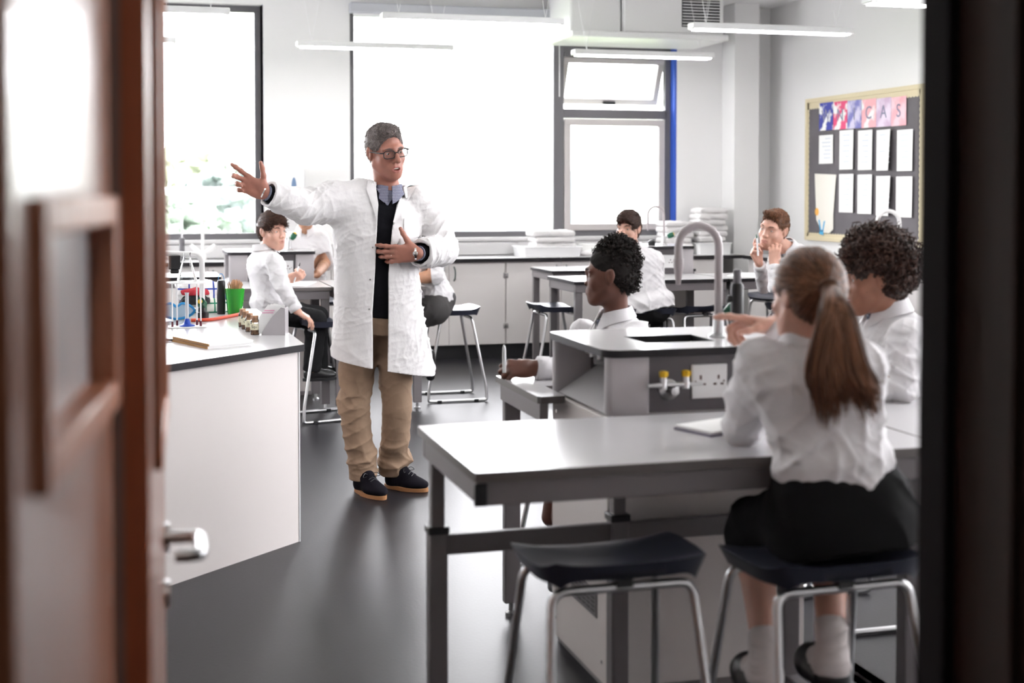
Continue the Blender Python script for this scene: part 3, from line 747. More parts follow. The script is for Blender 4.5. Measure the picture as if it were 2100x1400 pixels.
# ---- display board with sheets on the right wall
BX = XR
by0, by1, bz0, bz1 = 9.33, 11.22, 1.02, 2.27
bd = thing('display_board', 'grey display board with a scalloped cream border on the right wall', 'board', (BX, (by0 + by1) / 2, (bz0 + bz1) / 2))
hw, hh = (by1 - by0) / 2, (bz1 - bz0) / 2
M['felt'] = mat('grey_display_felt', (0.13, 0.12, 0.13), 0.9, var=0.12, vscale=4)
M['cream'] = mat('cream_border_card', (0.66, 0.58, 0.40), 0.8)
MB().box(-.02, 0, -hw, hw, -hh, hh).build('felt', M['felt'], bd)
fr = MB()
fr.box(-.032, 0, -hw - .012, -hw + .025, -hh - .012, hh + .012).box(-.032, 0, hw - .025, hw + .012, -hh - .012, hh + .012).box(-.032, 0, -hw + .025, hw - .025, hh - .025, hh + .012).box(-.032, 0, -hw + .025, hw - .025, -hh - .012, -hh + .025)
fr.build('board_frame', M['cream'], bd, bevel=0.003)
sc = MB()
def scal(a, b, fixed, horiz, sgn, w=.055):
    n = int(abs(b - a) / .045); pts = []
    for k in range(n * 6 + 1):
        q = a + (b - a) * k / (n * 6); d = w + .010 * abs(math.sin(PI * k / 6)); pts.append((q, d))
    vs = []; 
    for q, d in pts:
        for dd in (0, d):
            vs.append((-.0225, q, fixed + sgn * dd) if horiz else (-.0225, fixed + sgn * dd, q))
    m_ = len(vs)
    vs += [(x + .002, y, z) for x, y, z in vs]
    f = [(2 * i, 2 * i + 1, 2 * i + 3, 2 * i + 2) for i in range(len(pts) - 1)] + [(m_ + 2 * i + 2, m_ + 2 * i + 3, m_ + 2 * i + 1, m_ + 2 * i) for i in range(len(pts) - 1)]
    sc.add(vs, f)
scal(-hw + .02, hw - .02, hh - .02, True, -1); scal(-hw + .02, hw - .02, -hh + .02, True, 1, .03); scal(-hh + .02, hh - .02, hw - .02, False, -1, .022); scal(-hh + .02, hh - .02, -hw + .02, False, 1, .022)
sc.build('scalloped_border', M['cream'], bd, smooth=0)
def paint_mat(name, c1, c2, sc_=9, thr=(.42, .58)):
    m = mat(name, c1, .7); nt = m.node_tree; b = nt.nodes['Principled BSDF']
    tc = nt.nodes.new('ShaderNodeTexCoord'); n = nt.nodes.new('ShaderNodeTexNoise'); n.inputs['Scale'].default_value = sc_; n.inputs['Detail'].default_value = 3
    r = nt.nodes.new('ShaderNodeValToRGB'); r.color_ramp.elements[0].position, r.color_ramp.elements[1].position = thr
    r.color_ramp.elements[0].color = (*c1, 1); r.color_ramp.elements[1].color = (*c2, 1)
    nt.links.new(tc.outputs['Object'], n.inputs['Vector']); nt.links.new(n.outputs['Fac'], r.inputs['Fac']); nt.links.new(r.outputs['Color'], b.inputs['Base Color'])
    return m
Wp = (0.84, 0.84, 0.84)
M['card'] = [paint_mat('navy_wash', (0.05, 0.06, 0.35), Wp, 9, (.50, .58)), paint_mat('crimson_wash', (0.72, 0.08, 0.20), Wp, 10, (.47, .55)), paint_mat('blue_violet_wash', (0.20, 0.20, 0.50), (0.62, 0.58, 0.74), 8),
             paint_mat('pink_wash', (0.82, 0.42, 0.46), Wp, 7, (.52, .62)), paint_mat('mauve_wash', (0.58, 0.42, 0.58), (0.72, 0.62, 0.74), 7), paint_mat('rose_wash', (0.82, 0.40, 0.45), (0.80, 0.56, 0.62), 8)]
M['ink'] = mat('grey_ink', (0.25, 0.25, 0.36), .8); M['faintink'] = mat('faint_blue_ink', (0.55, 0.60, 0.68), .8)
M['orange'] = mat('orange_paint', (0.85, 0.45, 0.10), .7); M['skyblue'] = mat('sky_blue_paint', (0.10, 0.45, 0.75), .7); M['yellowp'] = mat('yellow_paint', (0.85, 0.70, 0.25), .7)
def by(px, py):   # point of the board plane
    k = (px - 1050) / F; b = -(py - CY) / F
    Z = math.cos(PITCH) + b * math.sin(PITCH); U = -math.sin(PITCH) + b * math.cos(PITCH)
    r = np.array([k * CT + Z * ST, -k * ST + Z * CT, U]); t = (BX - .024) / r[0]
    return r[1] * t, H + r[2] * t
def sheet(name, label, cat, x0, y0, x1, y1, m, group, curl=0.0, pts=None):
    """paper pinned to the board; corner pixels give its rectangle on the wall plane"""
    ya, za = by(x0, y0); yb, zb = by(x1, y1)
    cy_, cz_ = (ya + yb) / 2, (za + zb) / 2; w, h = abs(ya - yb) / 2, abs(za - zb) / 2
    t = thing(name, label, cat, (BX - .026, cy_, cz_), 0, group)
    n = 6; v = []; f = []
    for i in range(n + 1):
        for j in range(n + 1):
            u, q = -1 + 2 * i / n, -1 + 2 * j / n
            v.append((-.004 - curl * max(0, -u) ** 2 * (1 - .3 * q), u * w, q * h))
    N = len(v); v += [(x + .0012, y, z) for x, y, z in v]
    for i in range(n):
        for j in range(n):
            a = i * (n + 1) + j; f += [(a, a + 1, a + n + 2, a + n + 1), (N + a, N + a + n + 1, N + a + n + 2, N + a + 1)]
    if pts: 
        v = [(-.004, *p) for p in [((by(*q)[0] - cy_), (by(*q)[1] - cz_)) for q in pts]]; n_ = len(v); v += [(x + .0012, y, z) for x, y, z in v]
        f = [tuple(range(n_)), tuple(range(2 * n_ - 1, n_ - 1, -1))] + [(i, (i + 1) % n_, n_ + (i + 1) % n_, n_ + i) for i in range(n_)]
    MB().add(v, f).build('sheet', m, t, smooth=0)
    return t, w, h
cols = ['navy and white', 'crimson and white', 'blue-violet', 'pale pink', 'mauve', 'rose pink']
xs = [1681, 1710, 1739, 1768, 1798, 1829, 1860]
glyphs = {0: 'W', 1: 'N', 2: 'I', 3: 'C', 4: 'A', 5: 'S'}
def glyph(t, ch, sz, m, x=-.0065):
    cu = bpy.data.curves.new('letter', 'FONT'); cu.body = ch; cu.size = sz; cu.align_x = 'CENTER'; cu.align_y = 'CENTER'; cu.extrude = .0004
    o = bpy.data.objects.new('letter_tmp', cu); C.objects.link(o)
    dg = bpy.context.evaluated_depsgraph_get(); me = bpy.data.meshes.new_from_object(o.evaluated_get(dg)); me.materials.clear(); me.materials.append(m)
    bpy.data.objects.remove(o)
    l = bpy.data.objects.new('letter', me); link(l, t); l.location = (x, 0, 0)
    l.matrix_local = Matrix(((0, 0, -1, x), (-1, 0, 0, 0), (0, 1, 0, 0), (0, 0, 0, 1)))
    return l
for i in range(6):
    t, w, h = sheet('painted_card', '%s painted letter card, %s in the top row of the board' % (cols[i], ['first', 'second', 'third', 'fourth', 'fifth', 'last'][i]), 'card',
              xs[i] + .5, 212 - 2.4 * i, xs[i + 1] - .5, 266 - 1.9 * i, M['card'][i], 'painted letter cards')
    glyph(t, glyphs[i], .15, M['ink'])
def scribble(t, w, h, seed, m):
    g = random.Random(seed); mb = MB()
    for k in range(6):
        z = h * (.75 - .27 * k); a = -w * .7; 
        mb.box(-.0056, -.0045, a, a + w * g.uniform(.7, 1.35), z - .004, z + .004)
    mb.build('handwriting', m, t, smooth=0)
t, w, h = sheet('worksheet', 'small white sheet at the left of the second row on the display board', 'sheet', 1681, 278, 1709, 335, M['paper'], 'white sheets on the display board'); scribble(t, w, h, 1, M['faintink'])
row2 = [(1723, 268, 1752, 347), (1761, 268, 1791, 348), (1799, 267, 1831, 349), (1841, 267, 1874, 350)]
row3 = [(1722, 357, 1752, 436), (1760, 358, 1790, 439), (1798, 361, 1831, 443), (1839, 362, 1873, 446)]
on_ = ['first', 'second', 'third', 'last']
for r_, rows in ((2, row2), (3, row3)):
    for i, q in enumerate(rows):
        t, w, h = sheet('worksheet', 'tall white sheet, %s in the %s row of tall sheets on the display board' % (on_[i], 'upper' if r_ == 2 else 'lower'), 'sheet', *q, M['paper'], 'white sheets on the display board', curl=.03 if i == 2 else .008)
        scribble(t, w, h, r_ * 10 + i, M['faintink'])
t, w, h = sheet('painted_sheet', 'large curling cream sheet with blue and orange paint, lower left of the board', 'sheet', 1672, 356, 1715, 478, mat('cream_paper', (0.80, 0.77, 0.70), .8), 'painted sheet', pts=[(1672, 356), (1716, 358), (1710, 440), (1710, 470), (1702, 478), (1688, 477), (1675, 450)])
mb = MB().obox((-.006, w * .45, -.2), (.0006, 0, 0), (0, .018, .05), (0, .01, -.003)).obox((-.006, w * .12, -.21), (.0006, 0, 0), (0, -.018, .05), (0, .012, -.003)).obox((-.006, w * .3, -.26), (.0006, 0, 0), (0, .035, .003), (0, -.004, .02)); mb.build('blue_paint_mark', M['skyblue'], t, smooth=0)
MB().lathe([(0, 0), (.035, 0), (.035, .001), (0, .001)], (-.005, w * .75, -.08), 14, axis=(-1, 0, 0)).build('orange_paint_mark', M['orange'], t)
# ================================================================ organic shapes: distance fields turned into one skin
def _n(p): return np.sqrt((p * p).sum(-1))
class Fld:
    """list of shapes blended in order; mesh() returns one continuous surface"""
    def __init__(s): s.ops = []
    def op(s, f, k=.01, mode='u', big=1.0): s.ops.append((f, k, mode, big)); return s
    def cone(s, a, b, ra, rb, k=.01, mode='u'):
        a = np.asarray(a, float); b = np.asarray(b, float); ab = b - a; L2 = (ab * ab).sum() + 1e-12
        def f(p):
            d = p - a; t = np.clip((d @ ab) / L2, 0, 1)
            return _n(d - t[:, None] * ab) - (ra + (rb - ra) * t)
        return s.op(f, k, mode)
    def chain(s, pts, rs, k=.01, mode='u'):
        for i in range(len(pts) - 1): s.cone(pts[i], pts[i + 1], rs[i], rs[i + 1], k if i == 0 else min(k, .008), mode)
        return s
    def ell(s, c, r, k=.01, mode='u', R=None):
        c = np.asarray(c, float); r = np.asarray(r, float)
        def f(p):
            q = p - c
            if R is not None: q = q @ R.T
            k0 = _n(q / r); k1 = _n(q / (r * r)) + 1e-9
            return k0 * (k0 - 1) / k1
        return s.op(f, k, mode, big=1.6)
    def sph(s, c, r, k=.01, mode='u'): return s.ell(c, (r, r, r), k, mode)
    def box(s, c, h, R=None, rad=.004, k=.004, mode='u'):
        c = np.asarray(c, float); h = np.asarray(h, float) - rad
        def f(p):
            q = p - c
            if R is not None: q = q @ R.T
            q = np.abs(q) - h
            return _n(np.maximum(q, 0)) + np.minimum(q.max(-1), 0) - rad
        return s.op(f, k, mode)
    def plane(s, pt, n, k=.003, mode='i'):
        """keeps the side the normal points away from"""
        pt = np.asarray(pt, float); n = nrm(n)
        return s.op(lambda p: (p - pt) @ n, k, mode)
    def loft(s, o, R, rows, k=.015, mode='u', pw=2.4, cap=.012):
        """stack of ellipses; R rows = (side, front, up) axes; rows (z, cx, cy, a, b)"""
        o = np.asarray(o, float); A = np.array(rows, float)
        def f(p):
            q = (p - o) @ R.T; z = q[:, 2]
            v = [np.interp(z, A[:, 0], A[:, i]) for i in range(1, 5)]
            x = np.abs(q[:, 0] - v[0]) / v[2]; y = np.abs(q[:, 1] - v[1]) / v[3]
            e = (x ** pw + y ** pw) ** (1 / pw)
            d = (e - 1) * (v[2] * x + v[3] * y) / (x + y + 1e-9)
            return np.maximum(d, np.maximum(A[0, 0] - z, z - A[-1, 0]))
        return s.op(f, k, mode, big=1.4)
    def disp(s, g): return s.op(g, 0, 'd')
    def shell(s, t): return s.op(t, 0, 'shell')
    def ev(s, p, idx=None):
        d = np.full(len(p), 9.0)
        for i in (range(len(s.ops)) if idx is None else idx):
            f, k, mode, _ = s.ops[i]
            if mode == 'shell': d = np.maximum(d, -(d + f)); continue
            v = f(p)
            if mode == 'd': d = d + v; continue
            if mode == 'u':
                h = np.maximum(k - np.abs(d - v), 0) / k if k > 0 else 0; d = np.minimum(d, v) - h * h * k * .25
            else:
                if mode == 's': v = -v
                h = np.maximum(k - np.abs(d - v), 0) / k if k > 0 else 0; d = np.maximum(d, v) + h * h * k * .25
        return d
    def grid(s, lo, hi, vox, B=12):
        lo = np.asarray(lo, float); hi = np.asarray(hi, float)
        nb = np.ceil((hi - lo) / (vox * B)).astype(int) + 1
        I = np.stack(np.meshgrid(*[np.arange(n) for n in nb], indexing='ij'), -1).reshape(-1, 3)
        Cn = lo + (I + .5) * B * vox
        Rb = B * vox * .5 * math.sqrt(3)
        vals = []; d = np.full(len(Cn), 9.0)
        for f, k, mode, big in s.ops:
            if mode in ('shell', 'd'):
                if mode == 'shell': d = np.maximum(d, -(d + f))
                vals.append(None); continue
            v = f(Cn); vals.append(v)
            d = np.minimum(d, v) if mode == 'u' else np.maximum(d, -v if mode == 's' else v)
        act = np.abs(d) < Rb * 1.7 + .03
        g = np.empty(nb * B, np.float32)
        for a, i in enumerate(I):
            if not act[a]: g[i[0] * B:(i[0] + 1) * B, i[1] * B:(i[1] + 1) * B, i[2] * B:(i[2] + 1) * B] = 1.0 if d[a] > 0 else -1.0
        loc = np.stack(np.meshgrid(*[np.arange(B)] * 3, indexing='ij'), -1).reshape(-1, 3) * vox
        for a in np.nonzero(act)[0]:
            idx = []
            for j, (f, k, mode, big) in enumerate(s.ops):
                v = vals[j]
                if v is None: idx.append(j); continue
                lim = Rb * 1.5 * big + k + .035
                if (v[a] < lim) if mode in ('u', 's') else (v[a] > -lim): idx.append(j)
            i = I[a]; p = lo + i * B * vox + loc
            g[i[0] * B:(i[0] + 1) * B, i[1] * B:(i[1] + 1) * B, i[2] * B:(i[2] + 1) * B] = s.ev(p, idx).reshape(B, B, B)
        return g
    def mesh(s, lo, hi, vox):
        lo = np.asarray(lo, float); g = s.grid(lo, hi, vox)
        sg = g < 0
        c = np.zeros(np.array(g.shape) - 1, np.uint8)
        for dx in (0, 1):
            for dy in (0, 1):
                for dz in (0, 1):
                    c += sg[dx:dx + c.shape[0], dy:dy + c.shape[1], dz:dz + c.shape[2]]
        cell = np.argwhere((c > 0) & (c < 8))
        ind = np.full(c.shape, -1, np.int32); ind[tuple(cell.T)] = np.arange(len(cell))
        acc = np.zeros((len(cell), 3)); cnt = np.zeros(len(cell))
        co = [(x, y, z) for x in (0, 1) for y in (0, 1) for z in (0, 1)]
        gv = {q: g[cell[:, 0] + q[0], cell[:, 1] + q[1], cell[:, 2] + q[2]] for q in co}
        for q in co:
            for ax in range(3):
                if q[ax]: continue
                r = list(q); r[ax] = 1; r = tuple(r)
                a, b = gv[q], gv[r]; m = (a < 0) != (b < 0)
                t = np.where(m, a / np.where(m, a - b, 1), 0)
                pos = np.array(q, float)[None].repeat(len(cell), 0); pos[:, ax] = t
                acc += pos * m[:, None]; cnt += m
        V = (cell + acc / cnt[:, None]) * vox + lo
        Fs = []
        for ax in range(3):
            o1, o2 = (ax + 1) % 3, (ax + 2) % 3
            sl0 = [slice(1, -1)] * 3; sl0[ax] = slice(0, -1); sl1 = [slice(1, -1)] * 3; sl1[ax] = slice(1, None)
            a, b = sg[tuple(sl0)], sg[tuple(sl1)]
            e = np.argwhere(a != b); fl = a[tuple(e.T)]
            e = e + 1; e[:, ax] -= 1
            q = []
            for (i, j) in ((-1, -1), (0, -1), (0, 0), (-1, 0)):
                w = e.copy(); w[:, o1] += i; w[:, o2] += j; q.append(ind[tuple(w.T)])
            q = np.stack(q, -1); q[~fl] = q[~fl][:, ::-1]; Fs.append(q)
        Fq = np.concatenate(Fs); Fq = Fq[(Fq >= 0).all(1)]
        return V, Fq
def link_mesh(name, V, Fq, mats, parent=None, mi=None):
    me = bpy.data.meshes.new(name)
    me.vertices.add(len(V)); me.vertices.foreach_set('co', V.astype(np.float32).ravel())
    n = Fq.shape[1]
    me.loops.add(Fq.size); me.loops.foreach_set('vertex_index', Fq.astype(np.int32).ravel())
    me.polygons.add(len(Fq)); me.polygons.foreach_set('loop_start', np.arange(0, Fq.size, n, dtype=np.int32))
    me.polygons.foreach_set('use_smooth', np.ones(len(Fq), bool))
    for m in (mats if isinstance(mats, (list, tuple)) else [mats]): me.materials.append(m)
    if mi is not None: me.polygons.foreach_set('material_index', mi.astype(np.int32))
    me.update(calc_edges=True); me.validate()
    o = bpy.data.objects.new(name, me); link(o, parent); return o
def fold_noise(seed, freq, amp, direction=None, aniso=1.0):
    """soft creases: ridged waves bent by slower waves"""
    g = np.random.RandomState(seed)
    ks = []
    for i in range(4):
        v = g.normal(size=3); v /= np.linalg.norm(v)
        if direction is not None: v = nrm(v * .55 + np.asarray(direction) * aniso)
        ks.append((v * freq * g.uniform(.7, 1.5), g.uniform(0, 6.28)))
    w = [(g.normal(size=3) * freq * .35, g.uniform(0, 6.28)) for _ in range(3)]
    def f(p):
        b = [np.sin(p @ a + h) for a, h in w]
        r = 0
        for i, (k, h) in enumerate(ks):
            x = 1 - np.abs(np.sin(p @ k + h + 1.5 * b[i % 3]))
            r = r + x * x * (.5 + .5 * b[(i + 1) % 3])
        return -(r - .5) * amp * .5
    return f
# ================================================================ people: shared builders
Q = 1.0      # voxel size factor
def frame(yaw=0, pitch=0, roll=0):
    """rows: person's right, forward, up. yaw 0 faces the doorway, positive turns towards the right of the view;
    pitch > 0 looks down; roll > 0 tips the crown towards the person's right"""
    y, p, r = map(math.radians, (yaw, pitch, roll))
    f = -AD * math.cos(y) + AR * math.sin(y); u = AU.copy()
    f2 = f * math.cos(p) - u * math.sin(p); u2 = u * math.cos(p) + f * math.sin(p)
    rt = np.cross(f2, u2)
    rt2 = rt * math.cos(r) - u2 * math.sin(r); u3 = u2 * math.cos(r) + rt * math.sin(r)
    return np.stack([rt2, f2, u3])
class Pt:
    """local point maker"""
    def __init__(s, c, R, k): s.c, s.R, s.k = np.asarray(c, float), R, k
    def __call__(s, x, y, z): return s.c + s.k * (x * s.R[0] + y * s.R[1] + z * s.R[2])
SK = {}
def skin(name, c, lip):
    SK[name] = [mat('skin_' + name, c, 0.45, sss=0.12, bump=0.06, bscale=220, var=0.06, vscale=30), mat('lips_' + name, lip, 0.4, sss=0.1),
                mat('nails_' + name, tuple(min(1, x * 1.08 + .01) for x in c), 0.4)]
skin('ruddy', (0.36, 0.155, 0.112), (0.34, 0.12, 0.10))
skin('fair', (0.60, 0.34, 0.26), (0.52, 0.25, 0.20))
skin('tan', (0.46, 0.24, 0.15), (0.42, 0.18, 0.14))
skin('brown', (0.27, 0.115, 0.07), (0.24, 0.08, 0.06))
skin('deep', (0.115, 0.042, 0.026), (0.16, 0.055, 0.045))
M['sclera'] = mat('eye_white', (0.50, 0.46, 0.44), 0.25); M['iris'] = mat('eye_iris', (0.10, 0.08, 0.06), 0.15); M['pupil'] = mat('eye_pupil', (0.006, 0.006, 0.006), 0.1)
M['teeth'] = mat('teeth', (0.75, 0.72, 0.66), 0.25)

def head(Fd, c, R, k, jaw=1.0, nose=1.0, mouth=0.0, cheek=0.0, ear=1.0):
    """adds a head 0.24 k tall; returns its local point maker"""
    T = Pt(c, R, k)
    Fd.ell(T(0, -.014, .033), np.array((.074, .094, .086)) * k, .02 * k, R=R)
    Fd.ell(T(0, .022, -.030), np.array((.0625 + .004 * cheek, .068, .078)) * k, .03 * k, R=R)
    Fd.ell(T(0, .045, -.075), np.array((.044 * jaw, .040, .040)) * k, .03 * k, R=R)
    Fd.sph(T(0, .073, -.103), .0165 * k, .03 * k)
    for s in (-1, 1):
        Fd.cone(T(s * .052 * jaw, .005, -.055), T(s * .018, .062, -.103), .020 * k, .015 * k, .03 * k)
        Fd.ell(T(s * .040, .058, -.030), np.array((.022, .020, .020)) * k, .025 * k, R=R)
        Fd.cone(T(s * .010, .0885, .026), T(s * .046, .070, .022), .0085 * k, .009 * k, .018 * k)
    for s in (-1, 1):
        Fd.ell(T(s * .032, .094, .004), np.array((.018, .015, .0125)) * k, .012 * k, 's', R=R)
    for s in (-1, 1):   # lids
        Fd.ell(T(s * .032, .0715, .003), np.array((.0165, .0130, .0135)) * k, .004 * k, R=R)
    for s in (-1, 1):
        Fd.ell(T(s * .0325, .087, .0025), np.array((.0130, .010, .0034)) * k, .003 * k, 's', R=R)
    Fd.cone(T(0, .088, .016), T(0, .108 * (.2 + .8 * nose), -.026), .0075 * k, .0105 * k, .012 * k)
    Fd.sph(T(0, .104 * (.2 + .8 * nose), -.029), .0115 * k, .010 * k)
    for s in (-1, 1):
        Fd.sph(T(s * .0115, .097, -.033), .0085 * k, .007 * k)
        Fd.sph(T(s * .007, .103, -.0405), .0034 * k, .003 * k, 's')
    # mouth
    up, lo = -.061, -.071 - mouth * .016
    Fd.ell(T(0, .080, -.066), np.array((.030, .016, .022)) * k, .02 * k, R=R)
    Fd.chain([T(-.023, .082, -.066), T(-.009, .0935, up), T(0, .0945, up - .0015), T(.009, .0935, up), T(.023, .082, -.066)], [.0032 * k, .0052 * k, .0048 * k, .0052 * k, .0032 * k], .007 * k)
    Fd.chain([T(-.022, .084, -.067), T(-.008, .0925, lo), T(.008, .0925, lo), T(.022, .084, -.067)], [.003 * k, .0065 * k, .0065 * k, .003 * k], .007 * k)
    if mouth > 0: Fd.ell(T(0, .098, -.0665 - mouth * .008), np.array((.016, .020, .0025 + .0085 * mouth)) * k, .003 * k, 's', R=R)
    else: Fd.ell(T(0, .1, -.0665), np.array((.022, .010, .0012)) * k, .003 * k, 's', R=R)
    for s in (-1, 1):   # ears
        Re = R
        Fd.ell(T(s * .077, -.008, -.006), np.array((.0075, .0175, .031)) * k * ear, .008 * k, R=R @ np.array(Matrix.Rotation(s * .35, 3, 'Z')) if False else R)
        Fd.ell(T(s * .0815, -.017, .003), np.array((.007, .013, .024)) * k * ear, .006 * k, R=R)
        Fd.ell(T(s * .087, -.006, .0), np.array((.006, .009, .017)) * k * ear, .005 * k, 's', R=R)
    return T
def eyes(T, parent, gaze=(0, 1, 0), hair=None, brow=1.0):
    R, k = T.R, T.k
    for s in (-1, 1):
        c = T(s * .0325, .0712, .0025); g = nrm(gaze[0] * R[0] + R[1] * gaze[1] + R[2] * gaze[2])
        r = .0122 * k; prof = []; ids = []
        for i, a in enumerate((0, 9, 18, 27, 31, 50, 70, 90, 120, 150, 180)):
            prof.append((r * math.sin(math.radians(a)), r * math.cos(math.radians(a))))
        mb = MB(); mb.lathe(prof, c, 20, axis=g); n = 20
        mb.mi = sum([[2] * n if i < 1 else [1] * n if i < 3 else [0] * n for i in range(len(prof) - 1)], [])
        mb.build('eye', [M['sclera'], M['iris'], M['pupil']], parent, smooth=80)
        if hair is not None:
            b = MB().tube([T(s * .014, .0945, .0235), T(s * .026, .0935, .030), T(s * .040, .0845, .0295), T(s * .050, .072, .023)], [.0022 * k * brow, .004 * k * brow, .0035 * k * brow, .0014 * k], 8)
            b.build('eyebrow', hair, parent, smooth=80)
def hand(Fd, w, fwd, palm, k, right, curl, spread=(8, 2, -4, -11), thumb=((.55, .75, .15), (.8, .45, .2)), nails=None):
    """w wrist, fwd wrist to knuckles, palm outward normal of the palm; returns finger tips"""
    fwd = nrm(fwd); palm = nrm(palm - fwd * np.dot(palm, fwd)); th = np.cross(fwd, palm) * (1 if right else -1)
    w = np.asarray(w, float)
    def L(a, b, c): return w + k * (a * fwd + b * th + c * palm)
    kn = [(.098, .030), (.102, .009), (.096, -.012), (.086, -.031)]
    ln = [(.043, .026, .020), (.047, .030, .022), (.043, .028, .021), (.034, .021, .018)]
    rd = [.0094, .0098, .0092, .0080]
    Fd.ell(L(.012, 0, 0), np.array((.028, .023, .019)) * k, .012 * k, R=np.stack([fwd, th, palm]))
    for i, (a, b) in enumerate(kn):
        Fd.cone(L(.012, b * .55, 0), L(a, b, -.002), .0125 * k, (rd[i] + .0022) * k, .014 * k)
    Fd.ell(L(.058, -.002, .003), np.array((.044, .034, .0115)) * k, .012 * k, R=np.stack([fwd, th, palm]))
    Fd.ell(L(.040, .024, .010), np.array((.034, .018, .015)) * k, .014 * k, R=np.stack([fwd, th, palm]))
    Fd.ell(L(.040, -.026, .007), np.array((.034, .013, .012)) * k, .012 * k, R=np.stack([fwd, th, palm]))
    tips = []
    for i, (a, b) in enumerate(kn):
        p = L(a, b, -.002); sp = math.radians(spread[i]); d0 = math.cos(sp) * fwd + math.sin(sp) * th; ang = 0; pts = [p]; rs = [rd[i] * 1.08 * k]
        for j in range(3):
            ang += math.radians(curl[i][j]); d = math.cos(ang) * d0 + math.sin(ang) * palm
            p = p + d * ln[i][j] * k; pts.append(p); rs.append(rd[i] * (1.0, .93, .78)[j] * k)
        Fd.chain(pts, rs, .008 * k); tips.append((pts[-1], nrm(pts[-1] - pts[-2]), nrm(np.cross(np.cross(pts[-1] - pts[-2], palm), pts[-1] - pts[-2]))))
        for q in pts[1:3]: Fd.sph(q, rd[i] * 1.04 * k, .004 * k)
    p = L(.026, .026, .006); d1 = nrm(thumb[0][0] * fwd + thumb[0][1] * th + thumb[0][2] * palm); d2 = nrm(thumb[1][0] * fwd + thumb[1][1] * th + thumb[1][2] * palm)
    m1 = p + d1 * .042 * k; m2 = m1 + nrm(d1 + d2) * .032 * k; tip = m2 + d2 * .024 * k
    Fd.chain([p, m1, m2, tip], [.0145 * k, .0112 * k, .0102 * k, .0084 * k], .014 * k)
    tips.append((tip, d2, -palm))
    return tips
def strands(name, paths, r, mats, parent, seed=0, taper=True):
    """paths (N, K, 3): thin tapered locks gathered in one mesh"""
    paths = np.asarray(paths, float); N, K, _ = paths.shape
    t = np.gradient(paths, axis=1); t /= np.linalg.norm(t, axis=-1, keepdims=True) + 1e-9
    g = np.random.RandomState(seed); ref = g.normal(size=(N, 1, 3)).repeat(K, 1)
    u = np.cross(t, ref); u /= np.linalg.norm(u, axis=-1, keepdims=True) + 1e-9; v = np.cross(t, u)
    rr = np.asarray(r) * (np.ones((N, 1)) * g.uniform(.7, 1.3, (N, 1)))
    prof = np.interp(np.linspace(0, 1, K), [0, .25, .7, 1], [.8, 1, .8, .12]) if taper else np.interp(np.linspace(0, 1, K), [0, .1, .9, 1], [.6, 1, 1, .5])
    rr = rr * prof[None]
    vs = []
    for q in range(4):
        a = 2 * PI * q / 4; vs.append(paths + rr[..., None] * (math.cos(a) * u + math.sin(a) * v))
    V = np.stack(vs, 2).reshape(-1, 3)
    b = (np.arange(N)[:, None] * K + np.arange(K - 1)[None])[..., None] * 4 + np.arange(4)[None, None]
    b2 = (np.arange(N)[:, None] * K + np.arange(K - 1)[None])[..., None] * 4 + (np.arange(4)[None, None] + 1) % 4
    Fq = np.stack([b, b2, b2 + 4, b + 4], -1).reshape(-1, 4)
    mi = g.randint(0, len(mats), N).repeat((K - 1) * 4)
    return link_mesh(name, V, Fq, mats, parent, mi)
def grad(Fd, p, e=.002):
    return np.stack([Fd.ev(p + np.eye(3)[i] * e) - Fd.ev(p - np.eye(3)[i] * e) for i in range(3)], -1) / (2 * e)
def hair_mats(name, c, rough=.45):
    return [mat('%s_hair_%d' % (name, i), tuple(x * f for x in c), rough, spec=.4) for i, f in enumerate((.6, 1.0, 1.5))]
def hair_cap(T, k, thick=.012, front=.066, low=-.075, side=.02, noise=None, extra=None):
    """close cap over the skull, trimmed along the hairline"""
    Fd = Fld(); R = T.R
    Fd.ell(T(0, -.016, .035), (np.array((.0755, .096, .087)) + thick) * k, .01, R=R)
    Fd.ell(T(0, -.050, -.010), (np.array((.060, .052, .070)) + thick * .8) * k, .03, R=R)
    if extra: extra(Fd)
    # keep the face free: cut a block in front of the hairline, and round the ears
    Fd.ell(T(0, .10, -.035), np.array((.088, .082, front + .035)) * k, .012 * k, 's', R=R)
    for s in (-1, 1): Fd.ell(T(s * (.085 + thick * .6), .012 + thick * .2, -.040 + thick * .6), np.array((.026 + thick * 1.1, .040 + thick * .3, .052)) * k, .008 * k, 's', R=R)
    Fd.plane(T(0, -.06, low), -R[2] + .25 * R[1], .01)
    if noise: Fd.disp(noise)
    return Fd
def strands_on(Fd, box, n, seed, flow, length, lift=.35, K=4, jitter=.25, sel=None, vox=.005):
    lo, hi = box; V, Fq = Fd.mesh(lo, hi, vox); g = np.random.RandomState(seed)
    i = g.randint(0, len(V), n * 3); p = V[i]
    if sel is not None: p = p[sel(p)]
    p = p[:n]; nr = grad(Fd, p); nr /= np.linalg.norm(nr, axis=-1, keepdims=True) + 1e-9
    fl = flow(p); fl = fl - nr * (fl * nr).sum(-1, keepdims=True); fl /= np.linalg.norm(fl, axis=-1, keepdims=True) + 1e-9
    fl = fl + g.normal(size=fl.shape) * jitter
    d = fl + nr * lift * g.uniform(.4, 1.6, (len(p), 1)); d /= np.linalg.norm(d, axis=-1, keepdims=True)
    Ln = length * g.uniform(.5, 1.2, (len(p), 1))
    out = []
    for j in range(K):
        t = j / (K - 1); out.append(p - nr * .003 + d * Ln * t - nr * (t * t) * Ln * lift * .8)
    return np.stack(out, 1)
def bbox(pts, m): pts = np.asarray(pts); return pts.min(0) - m, pts.max(0) + m
def base_at(name, label, p, group=None):
    return thing(name, label, 'person', (p[0], p[1], 0), 0, group)
class Rel:
    """parts are modelled in place; keep their transform under the figure's Empty"""
    pass
